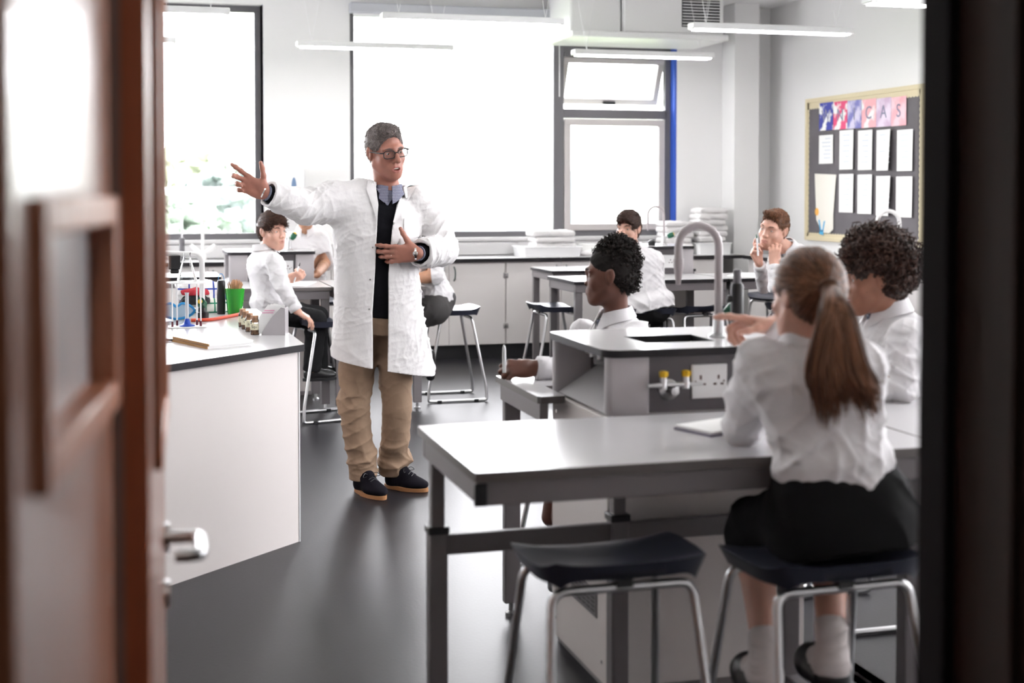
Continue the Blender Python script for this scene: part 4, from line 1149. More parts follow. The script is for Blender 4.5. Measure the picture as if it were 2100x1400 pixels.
def settle(root):
    """shift children so that they stay where they were modelled once the Empty has its place"""
    bpy.context.view_layer.update()
    l = Vector(root.location)
    for ch in root.children:
        if ch.type == 'MESH' and not ch.get('_set'):
            ch.data.transform(Matrix.Translation(-l))
    for ch in root.children:
        for g in ch.children:
            if g.type == 'MESH': g.data.transform(Matrix.Translation(-l))
def build_fld(Fd, box, vox, name, mats, parent, zones=None):
    V, Fq = Fd.mesh(box[0], box[1], vox * Q)
    mi = None
    if zones:
        ctr = V[Fq].mean(1); mi = np.zeros(len(Fq), int)
        for f, i in zones: mi[f(ctr)] = i
    return link_mesh(name, V, Fq, mats, parent, mi)
def in_ell(c, r, R): return lambda p: ((((p - c) @ R.T) / np.asarray(r)) ** 2).sum(-1) < 1
def lip_zone(T, mouth=0): 
    k = T.k; return in_ell(T(0, .100, -.0662 - mouth * .008), np.array((.0245, .020, .0105 + mouth * .009)) * k, T.R)
def nail_zones(tips, k):
    return [(lambda p, a=a, d=d, u=u: (_n(p - (a + d * .004 * k + u * .006 * k)) < .0062 * k)) for a, d, u in tips]
def collar(neck, up, fw, rt, r, mats, parent, name='collar', spread=.35, h=.034, tip=.055, drop=.03, a0=18):
    """turned-down shirt collar: a leaning band round the neck with two points"""
    n = 22; outer = []; 
    a0 = math.radians(a0)
    mb = MB(); v = []
    for i in range(n + 1):
        a = a0 + (2 * PI - 2 * a0) * i / n        # from the front round the back
        d = math.cos(a) * fw + math.sin(a) * rt
        fr = max(0, math.cos(a)) ** 3             # near the front the fall drops to a point
        top = neck + d * r * .93 + up * (h * (1 - .35 * fr))
        out = neck + d * (r * 1.10 + .012) - up * (.006 + drop * fr) + fw * (.018 * fr)
        v += [top, top + d * .006 + up * .002, out + d * .004, out]
    f = []
    for i in range(n):
        b = i * 4
        for j in range(4): f.append((b + j, b + (j + 1) % 4, b + 4 + (j + 1) % 4, b + 4 + j))
    f += [(0, 1, 2, 3), (n * 4 + 3, n * 4 + 2, n * 4 + 1, n * 4)]
    mb.add(v, f); return mb.build(name, mats, parent, smooth=70)
def shoe(toe, heel, mats, parent, w=.043, ht=.075, open_=False, laces=True):
    """toe and heel are ground points; leather upper on a sole"""
    toe, heel = np.asarray(toe, float), np.asarray(heel, float); f = nrm(toe - heel); r = np.cross(f, AU); Ln = np.linalg.norm(toe - heel)
    R = np.stack([r, f, AU]); o = (toe + heel) / 2
    Fd = Fld()
    Fd.ell(o + f * Ln * .17 + AU * .034, (w * 1.0, Ln * .33, .030), .02, R=R)
    Fd.ell(o - f * Ln * .26 + AU * .045, (w * .85, Ln * .22, .050), .03, R=R)
    Fd.cone(o - f * Ln * .24 + AU * .04, o - f * Ln * .24 + AU * ht, w * .82, w * .78, .02)
    Fd.cone(o + f * Ln * .18 + AU * .032, o - f * Ln * .10 + AU * (ht - .012), w * .62, w * .7, .03)
    if open_: Fd.ell(o + f * Ln * .0 + AU * (ht + .004), (w * .7, Ln * .2, .034), .008, 's', R=R)
    Fd.plane(o + AU * .018, -AU, .002)
    s = build_fld(Fd, (o - np.array((Ln, Ln, 0.05)) * .62, o + np.array((Ln * .62, Ln * .62, ht + .05))), .004, 'shoe', mats[0], parent)
    pl = []
    for i in range(28):
        a = 2 * PI * i / 28; y = math.cos(a); x = math.sin(a)
        ww = w * (1.04 - .16 * (y < 0)) * (1 - .12 * abs(y) ** 4 * (y > 0)); pl.append(o + r * x * ww + f * (y * Ln * .505))
    mb = MB(); v = [p + AU * .0005 for p in pl] + [p + AU * .020 for p in pl]; m = len(pl)
    mb.add(v, [tuple(range(m - 1, -1, -1)), tuple(range(m, 2 * m))] + [(i, (i + 1) % m, m + (i + 1) % m, m + i) for i in range(m)])
    mb.build('sole', mats[1], s, bevel=.002)
    if laces:
        lb = MB(); q = o - f * Ln * .015 + AU * (ht - .002)
        for t in (0, .5, 1): c = q + f * (.012 + .035 * t) - AU * (.013 * t); lb.tube([c - r * .02 - AU * .006, c + AU * .004, c + r * .02 - AU * .006], .0022, 6)
        for sgn in (-1, 1): lb.tube(bez([q, q + r * sgn * .03 + AU * .014 + f * .01, q + r * sgn * .045 + f * .02, q + r * sgn * .02 + f * .012 - AU * .002], 5), .0018, 6)
        lb.build('laces', M['black'], s)
    return s
M['shirt'] = mat('white_school_shirt', (0.66, 0.645, 0.66), 0.8, bump=0.25, bscale=22, stretch=(1, 1, 2.2), sheen=.1)
M['coat'] = mat('white_lab_coat', (0.655, 0.64, 0.642), 0.85, bump=0.3, bscale=26, stretch=(1.2, 1.2, .7))
M['trouser'] = mat('black_trouser_cloth', (0.010, 0.010, 0.011), 0.9, bump=.15, bscale=30, spec=.2)
M['charcoal'] = mat('charcoal_skirt_cloth', (0.055, 0.052, 0.052), 0.85, bump=.15, bscale=30)
M['skirt'] = mat('black_skirt_cloth', (0.007, 0.007, 0.0075), 0.9, bump=.2, bscale=25, spec=.2)
M['chino'] = mat('tan_chino_cloth', (0.285, 0.192, 0.128), 0.85, bump=.25, bscale=24, stretch=(1, 1, .6), var=.06, vscale=20)
M['vneck'] = mat('black_knit', (0.005, 0.005, 0.007), 0.95, bump=.2, bscale=300, spec=.15)
M['gingham'] = check_mat('navy_check_shirt', (0.62, 0.63, 0.70), (0.035, 0.04, 0.10), 250, .5)
M['suede'] = mat('navy_suede', (0.008, 0.007, 0.011), 0.95, bump=.1, bscale=400, spec=.15)
M['tansole'] = mat('tan_crepe_sole', (0.36, 0.17, 0.07), 0.7)
M['blackleather'] = mat('black_leather', (0.010, 0.010, 0.011), 0.28)
M['sock'] = mat('white_sock', (0.62, 0.57, 0.56), 0.9, bump=.2, bscale=180)
M['tie'] = mat('navy_tie', (0.018, 0.022, 0.05), 0.6)
M['silver'] = mat('silver', (0.75, 0.74, 0.72), 0.2, metal=1)
# ================================================================ the teacher
def build_teacher():
    root = base_at('person', 'grey-haired man with glasses in a long white lab coat, standing with one arm stretched out', P(770, 640, 6.5))
    root['category'] = 'person'
    z0 = 6.50; s = F / z0
    hc = P(791, 309, z0 - .02); hk = 1.04
    Rh = frame(34, 10, 9)
    neck0 = P(795, 392, z0 + .02)
    Rt = frame(14, 0, 0)
    pel = P(772, 640, z0)
    shR, elR, wrR = P(716, 404, z0 - .02), P(628, 425, z0 - .16), P(547, 396, z0 - .30)
    shL, elL, wrL = P(872, 412, z0 + .10), P(908, 512, z0 + .10), P(858, 519, z0 - .16)
    tA, eA, tB, eB = G(788, 1026), G(731, 1004), G(877, 1009), G(790, 998)
    hipA, knA, anA = P(742, 640, z0 - .0), P(727, 835, z0 + .0), eA * .78 + tA * .22 + AU * .085
    hipB, knB, anB = P(806, 640, z0 + .04), P(814, 835, z0 + .05), eB * .80 + tB * .20 + AU * .085
    # ---- body: one skin from crown to ankles
    B = Fld()
    T = head(B, hc, Rh, hk, jaw=1.08, nose=1.12, mouth=.55)
    B.cone(T(0, -.03, -.07), neck0, .056, .062, .03)
    up = nrm(neck0 - pel)
    Rb = np.stack([Rt[0], np.cross(up, Rt[0]), up])
    B.loft(pel, Rb, [(-.08, 0, 0, .14, .09), (.05, 0, 0, .14, .095), (.25, 0, .01, .14, .09), (.42, 0, .005, .15, .095), (.50, 0, 0, .13, .075), (.55, 0, 0, .08, .05)], .03)
    for a, b, c in ((shR, elR, wrR), (shL, elL, wrL)):
        B.chain([a - AU * .02, b, c], [.045, .040, .028], .03)
    for a, b, c in ((hipA, knA, anA), (hipB, knB, anB)):
        B.chain([a, b, c], [.085, .056, .042], .04);
    fR = nrm(-AR * .86 + AU * .42 - AD * .10)
    tips = hand(B, wrR, fR, -AD + AU * .10 - AR * .25, 1.06, True, [(-4, 10, 6), (28, 42, 25), (42, 62, 40), (40, 66, 45)], spread=(11, 2, -6, -14), thumb=((.42, .86, .15), (.62, .72, .0)))
    fL = nrm(-AR * .97 - AU * .02 - AD * .05)
    tips += hand(B, wrL, fL, AD + AU * .12 + AR * .05, 1.06, False, [(4, 16, 8), (10, 20, 10), (12, 24, 12), (14, 26, 14)], spread=(5, -1, -4, -9), thumb=((.55, .82, -.05), (.42, .88, .0)))
    bx = bbox([hc, neck0, pel, wrR, elR, elL, wrL, anA, anB, P(470, 340, z0 - .35), P(780, 560, 6.3), P(800, 245, z0)], .16)
    zones = [(lip_zone(T, .5), 1)] + [(f, 2) for f in nail_zones(tips, 1.06)]
    build_fld(B, bx, .0036, 'body', SK['ruddy'], root, zones)
    eyes(T, root, gaze=(-.25, 1, -.12), hair=None)
    HM = hair_mats('grey', (0.20, 0.165, 0.155), .6)
    for sd in (-1, 1):
        MB().tube([T(sd * .014, .0955, .0225), T(sd * .030, .0935, .0265), T(sd * .048, .078, .022)], [.0016 * hk, .003 * hk, .0012 * hk], 8).build('eyebrow', HM[0], root, smooth=80)
    tb = MB().tube([T(-.012, .088, -.0665), T(0, .0915, -.0665), T(.012, .088, -.0665)], .0045 * hk, 8); tb.build('teeth', M['teeth'], root)
    # ---- hair: short, brushed forward and up
    def ex(Fd):
        Fd.ell(T(0, .030, .092), np.array((.058, .052, .034)) * hk, .02, R=Rh)
    cap = hair_cap(T, hk, .005, front=.079, low=-.062, noise=fold_noise(3, 240, .004, Rh[1]), extra=ex)
    hb = (hc - .19, hc + .19)
    o = build_fld(cap, hb, .0035, 'hair', HM[0], root)
    fw = Rh[1]; upv = Rh[2]
    def flow(p):
        q = (p - hc) @ Rh.T
        return np.where(q[:, 2:3] > .06, fw * .8 + Rh[0] * .55, -upv * .6 - fw * .3)
    pa = strands_on(cap, hb, 6500, 5, flow, .024, lift=.16, jitter=.22)
    strands('hair_strands', pa, .0009, HM, o, 3)
    # ---- glasses
    g = MB()
    for sd in (-1, 1):
        rim = []
        for i in range(24):
            a = 2 * PI * i / 24; cx_, cz_ = abs(math.cos(a)) ** .6 * np.sign(math.cos(a)), abs(math.sin(a)) ** .6 * np.sign(math.sin(a))
            rim.append(T(sd * .034 + cx_ * .0265, .104 - abs(sd * .034 + cx_ * .0265) * .16, .001 + cz_ * .0175))
        g.tube(rim, .0023, 8, closed=True)
        g.tube([T(sd * .060, .094, .010), T(sd * .074, .085, .010), T(sd * .080, .02, .007), T(sd * .080, -.01, .003), T(sd * .079, -.03, -.012)], [.0026, .003, .0026, .002, .0018], 8)
    g.tube([T(-.0085, .103, .006), T(0, .107, .009), T(.0085, .103, .006)], .0024, 8)
    go = g.build('glasses_frame', M['black'], root)
    for sd in (-1, 1):
        ring = []
        for i in range(20):
            a = 2 * PI * i / 20; cx_, cz_ = abs(math.cos(a)) ** .6 * np.sign(math.cos(a)), abs(math.sin(a)) ** .6 * np.sign(math.sin(a))
            ring.append(T(sd * .034 + cx_ * .025, .1035 - abs(sd * .034 + cx_ * .0265) * .16, .001 + cz_ * .016))
        MB().add(ring, [tuple(range(20))]).build('lens', M['glass'], go, smooth=0)
    # ---- trousers
    Tr = Fld()
    Tr.loft(pel, Rb, [(-.10, 0, 0, .165, .115), (.0, 0, 0, .172, .122), (.10, 0, 0, .165, .118), (.16, 0, 0, .160, .115)], .02)
    for a, b, c in ((hipA, knA, anA), (hipB, knB, anB)):
        lo = c + AU * .0
        mid = (a + b) / 2; sh = (b * .45 + c * .55)
        Tr.chain([a - AU * .03, mid, b, sh, lo + AU * .055, lo - AU * .005], [.100, .088, .074, .069, .066, .061], .035)
        Tr.cone(lo + AU * .06, lo + AU * .10, .071, .069, .02)
        Tr.cone(lo + AU * .012, lo + AU * .03, .067, .066, .02)
    fn1 = fold_noise(11, 30, .018, AU, 1.1); fn2 = fold_noise(12, 55, .014, AU, .8)
    def trf(p):
        h = p[:, 2]; w = np.exp(-((h - .13) / .12) ** 2) * 1.25 + np.exp(-((h - .50) / .16) ** 2) * .85 + .25
        return fn1(p) * w + fn2(p) * w * .35
    Tr.disp(trf)
    for c in (anA, anB): pass
    Tr.plane(np.array((0, 0, .062)), -AU, .004)
    build_fld(Tr, bbox([pel + AU * .2, hipA, hipB, anA, anB], .2), .0042, 'trousers', M['chino'], root)
    # ---- dark jumper with a v neck, checked shirt inside
    shw = nrm(shL - shR)
    V0 = Fld()
    trows = [(-.02, 0, .005, .160, .118), (.10, 0, .012, .158, .122), (.25, 0, .015, .160, .122), (.40, 0, .012, .172, .124), (.50, 0, .0, .175, .105), (.56, 0, -.004, .125, .078), (.585, 0, -.004, .082, .068)]
    V0.loft(pel, Rb, trows, .02)
    V0.disp(fold_noise(21, 22, .005, AU))
    vb = P(799, 421, 6.36)
    def vcut(p):   # opening of the v neck, wider towards the collar
        q = (p - vb) @ Rb.T
        return np.maximum(np.abs(q[:, 0]) - np.maximum(q[:, 2], 0) * .55 - .004, -q[:, 2])
    V0.op(vcut, .003, 's')
    vbx = bbox([pel, neck0, shL, shR], .2)
    build_fld(V0, vbx, .0045, 'jumper', M['vneck'], root)
    S0 = Fld(); S0.loft(pel, Rb, [(z, x, y, a - .006, b - .006) for z, x, y, a, b in trows[3:]], .02)
    S0.cone(neck0 - up * .05, neck0 + up * .012, .070, .064, .03)
    S0.plane(neck0 + up * .026, up + Rb[1] * .35, .004)
    build_fld(S0, vbx, .005, 'checked_shirt', M['gingham'], root)
    collar(neck0 + up * .0 + Rb[1] * .004, nrm(up - Rb[1] * .12), Rb[1], Rb[0], .063, M['gingham'], root, 'shirt_collar', h=.034, drop=.058, a0=8)
    for (w, f, e) in ((wrR, fR, elR), (wrL, fL, elL)):
        d = nrm(w - e)
        MB().tube([w - d * .07, w - d * .004], [.044, .0385], 20).build('jumper_cuff', M['vneck'], root)
        MB().tube([w - d * .03, w + d * .0035], [.036, .0355], 20).build('shirt_cuff', M['gingham'], root)
    MB().tube([wrR + fR * .010, wrR + fR * .016], [.0325, .0325], 20).build('bracelet', M['silver'], root)
    wc = wrL + fL * .012
    MB().tube([wc - fL * .004, wc + fL * .005], [.0315, .0315], 20).build('watch_strap', M['silver'], root)
    MB().lathe([(0, 0), (.012, 0), (.012, .005), (.010, .006), (0, .006)], wc - AD * .029, 20, axis=-AD).build('watch_face', M['silver'], root)
    # ring on the fourth finger
    kr = wrL + 1.06 * (.096 * fL); 
    th_ = -np.cross(fL, nrm(AD + AU * .12 + AR * .05 - fL * np.dot(AD + AU * .12 + AR * .05, fL)))
    rc = wrL + 1.06 * (.096 * fL - .012 * th_) + fL * .024 + nrm(AD) * .006
    rp = [rc + .0108 * (math.cos(a) * th_ + math.sin(a) * AD) for a in np.linspace(0, 2 * PI, 16, endpoint=False)]
    MB().tube(rp, .0022, 8, closed=True).build('ring', M['silver'], root)
    # ---- lab coat: shell over everything, open at the front
    K = Fld()
    crow = [(-.335, -.035, .0, .262, .195), (-.25, -.028, .0, .248, .185), (-.10, -.018, .005, .226, .165), (.05, -.008, .01, .206, .152), (.20, 0, .012, .200, .148), (.36, 0, .012, .204, .146), (.47, 0, .004, .200, .130), (.535, 0, -.006, .150, .105), (.585, 0, -.010, .088, .086), (.615, 0, -.012, .078, .080)]
    K.loft(pel, Rb, crow, .02)
    aw = shR * .35 + elR * .65
    K.chain([shR + AR * .05 - AU * .02, shR * .6 + elR * .4, elR, elR * .45 + wrR * .55, wrR - nrm(wrR - elR) * .012], [.100, .094, .080, .070, .064], .05)
    K.cone(shR - AU * .05 + AR * .05, aw - AU * .01, .085, .070, .04)
    K.chain([shL - AR * .045 - AU * .015, shL * .55 + elL * .45 - AU * .0, elL, elL * .4 + wrL * .6, wrL - nrm(wrL - elL) * .02], [.092, .088, .080, .071, .066], .05)
    f1 = fold_noise(31, 26, .013, AU * .3 + AR, .5); f2 = fold_noise(32, 34, .012, AU, .4); f3 = fold_noise(33, 70, .004)
    dR = nrm(wrR - elR); dL = nrm(wrL - elL)
    f4 = fold_noise(34, 42, .016, dR * .8 + AU * .5, .6); f5 = fold_noise(35, 46, .018, dL * .4 + AU, .5)
    def cf(p):
        x = (p - pel) @ AR
        arm = 1 / (1 + np.exp((x + .22) * 40)); arl = 1 / (1 + np.exp(-(x - .20) * 40))
        bodyw = (1 - arm) * (1 - arl)
        return f1(p) * bodyw * .55 + f2(p) * bodyw * .35 + f3(p) * .9 + f4(p) * arm + f5(p) * arl
    K.disp(cf)
    K.shell(.015)
    # open front between two edges, given by height
    hz = np.array([(P(0, y, 6.35))[2] for y in (800, 765, 640, 560, 470, 420, 385, 345)])
    xl = np.array([(P(x, 400, 6.36) - P(795, 400, 6.36)) @ AR for x in (766, 766, 764, 769, 773, 774, 768, 766)])
    xr = np.array([(P(x, 400, 6.36) - P(795, 400, 6.36)) @ AR for x in (793, 795, 796, 796, 803, 811, 824, 836)])
    c0 = P(795, 400, 6.36)
    def opening(p):
        x = (p - c0) @ AR; y = (p - c0) @ AD
        l = np.interp(p[:, 2], hz, xl); r = np.interp(p[:, 2], hz, xr)
        return np.maximum(np.maximum(l - x, x - r), y - .13)
    K.op(opening, .002, 's')
    for w, e in ((wrR, elR), (wrL, elL)):
        d = nrm(w - e); a = w - d * .012
        K.op(lambda p, a=a, d=d: np.maximum(-(((p - a) @ d)), _n(p - a) - .12), .002, 's')
    K.cone(neck0 - up * .02, neck0 + up * .10, .066, .070, .002, 's')
    # slanting hem
    K.plane(P(720, 742, 6.4), -AU + AR * -.20 * 1.0, .002)
    kbx = bbox([wrR, elR, elL, wrL, neck0, pel - AU * .36, shL, shR], .24)
    Km = build_fld(K, kbx, .0040, 'lab_coat', M['coat'], root)
    # details sewn on the coat: lapels, pockets, studs laid onto its surface
    outer = Fld(); outer.ops = K.ops[:7]
    outer.ops = [o_ for o_ in K.ops[:K.ops.index(next(x for x in K.ops if x[2] == 'shell'))]]
    def press(pts2, z_start, lift):
        """project image-plane points (px,py) along the view direction onto the coat"""
        out = []
        for (x, y) in pts2:
            p0 = P(x, y, z_start); d = nrm(p0 - np.array((0, 0, H))); p = p0 - d * .45
            best, bp = 9, p
            for _ in range(70):
                v = outer.ev(p[None])[0]
                if v < best: best, bp = v, p
                if v < .0006 or v > best + .1: break
                p = p + d * max(v * .6, .0004)
            if best > .0006: bp = bp - nrm(grad(outer, bp[None])[0]) * best
            out.append(bp - d * lift)
        return out
    def patch(name, poly, n, lift, m, parent, thick=.003):
        (x0, y0), (x1, y1), (x2, y2), (x3, y3) = poly; g = []
        for j in range(n + 1):
            for i in range(n + 1):
                u, v = i / n, j / n
                g.append(((1 - v) * ((1 - u) * x0 + u * x1) + v * ((1 - u) * x3 + u * x2), (1 - v) * ((1 - u) * y0 + u * y1) + v * ((1 - u) * y3 + u * y2)))
        a = press(g, 6.4, lift); b = press(g, 6.4, lift - thick)
        N = len(g); f = []
        for j in range(n):
            for i in range(n):
                q = j * (n + 1) + i; f += [(q, q + 1, q + n + 2, q + n + 1), (N + q + n + 1, N + q + n + 2, N + q + 1, N + q)]
        rg = [i for i in range(n + 1)] + [(j * (n + 1) + n) for j in range(1, n + 1)] + [n * (n + 1) + i for i in range(n - 1, -1, -1)] + [j * (n + 1) for j in range(n - 1, 0, -1)]
        for i in range(len(rg)):
            c_, d_ = rg[i], rg[(i + 1) % len(rg)]; f.append((c_, N + c_, N + d_, d_))
        return MB().add(a + b, f).build(name, m, parent, smooth=50)
    patch('breast_pocket', [(829, 448), (866, 447), (865, 486), (828, 487)], 10, .004, M['coat'], Km)
    patch('hip_pocket', [(683, 556), (732, 566), (728, 632), (677, 626)], 10, .004, M['coat'], Km)
    patch('lapel', [(757, 352), (769, 372), (775, 415), (751, 388)], 8, .008, M['coat'], Km, .005)
    patch('lapel', [(751, 388), (775, 415), (773, 470), (770, 440)], 8, .008, M['coat'], Km, .005)
    patch('lapel', [(838, 356), (852, 382), (822, 412), (826, 385)], 8, .008, M['coat'], Km, .005)
    patch('lapel', [(822, 400), (852, 384), (812, 458), (806, 455)], 8, .008, M['coat'], Km, .005)
    for (x, y) in ((764, 507), (759, 573), (757, 634)):
        q = press([(x, y)], 6.4, .0); MB().lathe([(0, 0), (.0045, 0), (.004, .002), (0, .003)], q[0], 10, axis=-AD).build('press_stud', M['steel'], Km)
    # coat collar standing behind the neck
    ck = neck0 - up * .012 - Rb[1] * .012
    n = 20; v = []
    for i in range(n + 1):
        a = math.radians(52) + (2 * PI - math.radians(104)) * i / n; d = math.cos(a) * Rb[1] + math.sin(a) * Rb[0]; fr = max(0, math.cos(a)) ** 2
        top = ck + d * .080 + up * (.042 - .03 * fr); o_ = ck + d * .100 + Rb[1] * .02 * fr - up * (.014 + .02 * fr)
        v += [top, top + d * .008, o_ + d * .004, o_]
    f = []
    for i in range(n):
        b = i * 4
        for j in range(4): f.append((b + j, b + (j + 1) % 4, b + 4 + (j + 1) % 4, b + 4 + j))
    f += [(0, 1, 2, 3), (n * 4 + 3, n * 4 + 2, n * 4 + 1, n * 4)]
    MB().add(v, f).build('coat_collar', M['coat'], Km, smooth=70)
    # ---- shoes
    shoe(tA, eA, [M['suede'], M['tansole']], root, w=.050, ht=.095)
    shoe(tB, eB, [M['suede'], M['tansole']], root, w=.050, ht=.095)
    settle(root)
build_teacher()
# ================================================================ the pupils
def torso_rows(w, L, hip=1.0, d=1.0, pad=0.0):
    """rows of an 11-year-old's trunk; w = half shoulder width, L = pelvis to neck base"""
    r = [(-.12, 0, 0, .80 * hip, .62), (.02, 0, 0, .82 * hip, .62), (.30, 0, .03, .76, .56), (.55, 0, .05, .86, .60), (.76, 0, .02, .98, .60), (.87, 0, -.01, .90, .50), (.955, 0, -.02, .60, .38), (1.0, 0, -.02, .36, .32)]
    return [(z * L, x * w, y * w, a * w + pad, b * w * d + pad) for z, x, y, a, b in r]
def spine(pel, neck, yaw):
    up = nrm(neck - pel); f = -AD * math.cos(math.radians(yaw)) + AR * math.sin(math.radians(yaw))
    rt = nrm(np.cross(f, up)); return np.stack([rt, np.cross(up, rt), up])
def trunk(B, pel, neck, yaw, w, T):
    R = spine(pel, neck, yaw); L = np.linalg.norm(neck - pel)
    B.loft(pel, R, torso_rows(w * .88, L, pad=-.008)[1:], .03)
    B.cone(T(0, -.025, -.075), neck - R[2] * .02, .047 * T.k, .052 * T.k, .03)
    return R, L
def shirt(root, pel, neck, R, L, w, arms, seed, hip=1.0, d=1.0, cuffs=(True, True), tuck=True, vox=.0045, collar_on=True, m='shirt', short=None, pad=.004, nr=.058, fold=1.0, armr=(.056, .050, .044, .038)):
    S_ = Fld()
    rows = torso_rows(w, L, hip, d, pad)
    S_.loft(pel, R, rows[1:], .02)
    if tuck: S_.ell(pel + R[2] * .07, (w * .86 * hip + pad, w * .68 * d + pad, .07), .03, R=R)
    cut = []
    for i, (a, b, c) in enumerate(arms):
        dd = nrm(c - b)
        e = c if not (short and short[i]) else b + (b - a) * 0 + dd * short[i]
        S_.chain([a, a * .45 + b * .55, b, b * .45 + e * .55, e], [armr[0], armr[1] + .002, armr[1], armr[2], armr[3]], .04)
        cut.append((e - dd * .004, dd))
    fns = [fold_noise(seed, 30, .013 * fold, R[0] * .5 + R[2] * .8, .6), fold_noise(seed + 1, 48, .009 * fold, R[2], .5), fold_noise(seed + 2, 20, .008 * fold)]
    af = [(b, nrm(b - a), fold_noise(seed + 5 + i, 55, .010 * fold, nrm(c - a), .9)) for i, (a, b, c) in enumerate(arms)]
    def dis(p):
        r = fns[0](p) * .7 + fns[1](p) * .6 + fns[2](p)
        for b, dd, f in af: r = r + f(p) * np.exp(-(_n(p - b) / .13) ** 2)
        return r
    S_.disp(dis)
    for e, dd in cut: S_.op(lambda p, e=e, dd=dd: np.maximum(-((p - e) @ dd), _n(p - e) - .09), .002, 's')
    S_.cone(neck - R[2] * .03, neck + R[2] * .08, nr * .92, nr * .98, .004, 's')
    pts = [pel, neck] + [q for a in arms for q in a]
    o = build_fld(S_, bbox(pts, .2), vox, 'shirt', M[m], root)
    for i, (e, dd) in enumerate(cut):
        if cuffs[i]: MB().tube([e - dd * .045, e - dd * .04, e - dd * .002, e + dd * .002], [armr[3] * .9, armr[3] + .004, armr[3] + .003, armr[3] - .004], 20).build('cuff', M[m], o, smooth=60)
    if collar_on: collar(neck + R[2] * .004, nrm(R[2] - R[1] * .15), R[1], R[0], nr, M[m], o, h=.034, drop=.035)
    return o
def legs(root, pel, R, ls, seed, m='trouser', hipw=.105, r=(.078, .066, .055, .050), vox=.0055, name='trousers', top=.06):
    L_ = Fld(); L_.ell(pel + R[2] * .02, (hipw + .025, .100, .10), .03, R=R)
    for h, k, a in ls: L_.chain([h, k, a], [r[0], r[1], r[3]], .04); L_.cone(k, a, r[2] + .006, r[3], .02)
    L_.disp(fold_noise(seed, 34, .010, AU, .4)); L_.plane(pel + R[2] * top, R[2], .004)
    for h, k, a in ls:
        d = nrm(a - k); L_.op(lambda p, a=a, d=d: np.maximum(-((p - a) @ d), _n(p - a) - .09), .002, 's')
    return build_fld(L_, bbox([pel] + [q for l in ls for q in l], .14), vox, name, M[m], root)
def legs_body(B, ls, r=(.066, .048, .036)):
    for h, k, a in ls: B.chain([h, k, k * .6 + a * .4, a], [r[0], r[1], r[1] * 1.02, r[2]], .03)
def arms_body(B, arms, r=(.042, .036, .026)):
    for a, b, c in arms: B.chain([a, b, b * .65 + c * .35, c], [r[0], r[1], r[1] * .98, r[2]], .02)
def tie(root, neck, R, ln=.22):
    mb = MB(); k = neck + R[1] * .062 - R[2] * .012
    mb.obox(k, R[0] * .016, R[1] * .010, R[2] * .018)
    for s in (-1, 1): pass
    o = mb.build('tie', M['tie'], root, bevel=.006)
    tl = MB(); c = [k - R[2] * .016, k - R[2] * ln * .5 + R[1] * .012, k - R[2] * ln + R[1] * .012]
    v = []
    for p, ww in zip(c, (.013, .028, .036)): v += [p - R[0] * ww, p + R[0] * ww, p + R[0] * ww + R[1] * .004, p - R[0] * ww + R[1] * .004]
    f = []
    for i in range(2):
        for j in range(4): f.append((i * 4 + j, i * 4 + (j + 1) % 4, i * 4 + 4 + (j + 1) % 4, i * 4 + 4 + j))
    f += [(3, 2, 1, 0), (8, 9, 10, 11)]
    tl.add(v, f).build('tie_blade', M['tie'], o, smooth=0)
HB = hair_mats('brown', (0.062, 0.026, 0.016), .45)
HD = hair_mats('dark_brown', (0.048, 0.022, 0.015), .45)
HS = hair_mats('sandy_brown', (0.17, 0.075, 0.038), .45)
HC = hair_mats('chestnut', (0.15, 0.066, 0.034), .38)
HK = hair_mats('black', (0.010, 0.006, 0.005), .85)
HQ = hair_mats('curly_brown', (0.040, 0.016, 0.010), .5)
def fringe_hair(root, T, k, mats, seed, sweep=1, length=.05, n=5200, front=.045, thick=.012, quiff=False):
    """short boy's hair with strands combed forward or up"""
    R = T.R
    def ex(Fd):
        if quiff: Fd.ell(T(0, .042, .096), np.array((.056, .045, .028)) * k, .02, R=R)
        else: Fd.ell(T(0, .010, .062), np.array((.078, .090, .068)) * k, .02, R=R)
    jag = fold_noise(seed + 3, 150, .016, R[0], .8)
    cap = hair_cap(T, k, thick * .55, front=front, low=-.07, extra=ex, noise=lambda p: jag(p) * (.12 + .5 * (((p - T.c) @ R[1]) > .05 * k) * (((p - T.c) @ R[2]) < .09 * k)))
    bx = (T.c - .17, T.c + .17)
    o = build_fld(cap, bx, .0035, 'hair', mats[0], root)
    g = np.random.RandomState(seed); part = R[0] * .55 * sweep
    wav = [(g.normal(size=3) * 22, g.uniform(0, 6.28), g.normal(size=3) * .18) for _ in range(3)]
    def flow(p):
        q = (p - T.c) @ R.T / k
        top = q[:, 2:3] > .045
        f = np.where(top, (R[1] * 1.0 + part) if not quiff else (R[1] * .5 + R[2] * .8), -R[2] * .9 + R[1] * .30)
        for a, h, v in wav: f = f + np.sin(p @ a + h)[:, None] * v
        return f
    pa = strands_on(cap, bx, n, seed, flow, length * k, lift=.22 if not quiff else .7, K=5, jitter=.10)
    strands('hair_strands', pa, .0016, mats, o, seed)
    return o
def coils(g, c, d, ln, rad, turns, K=16):
    """little curls: helix of length ln along d from c"""
    N = len(c); t = np.linspace(0, 1, K)[None, :, None]
    ref = g.normal(size=(N, 3)); u = np.cross(d, ref); u /= np.linalg.norm(u, axis=-1, keepdims=True); v = np.cross(d, u)
    ph = g.uniform(0, 6.28, (N, 1, 1)); rr = rad * g.uniform(.6, 1.3, (N, 1, 1))
    return c[:, None] + d[:, None] * (ln * g.uniform(.6, 1.2, (N, 1, 1)) * t) + rr * (np.cos(t * turns * 6.28 + ph) * u[:, None] + np.sin(t * turns * 6.28 + ph) * v[:, None])

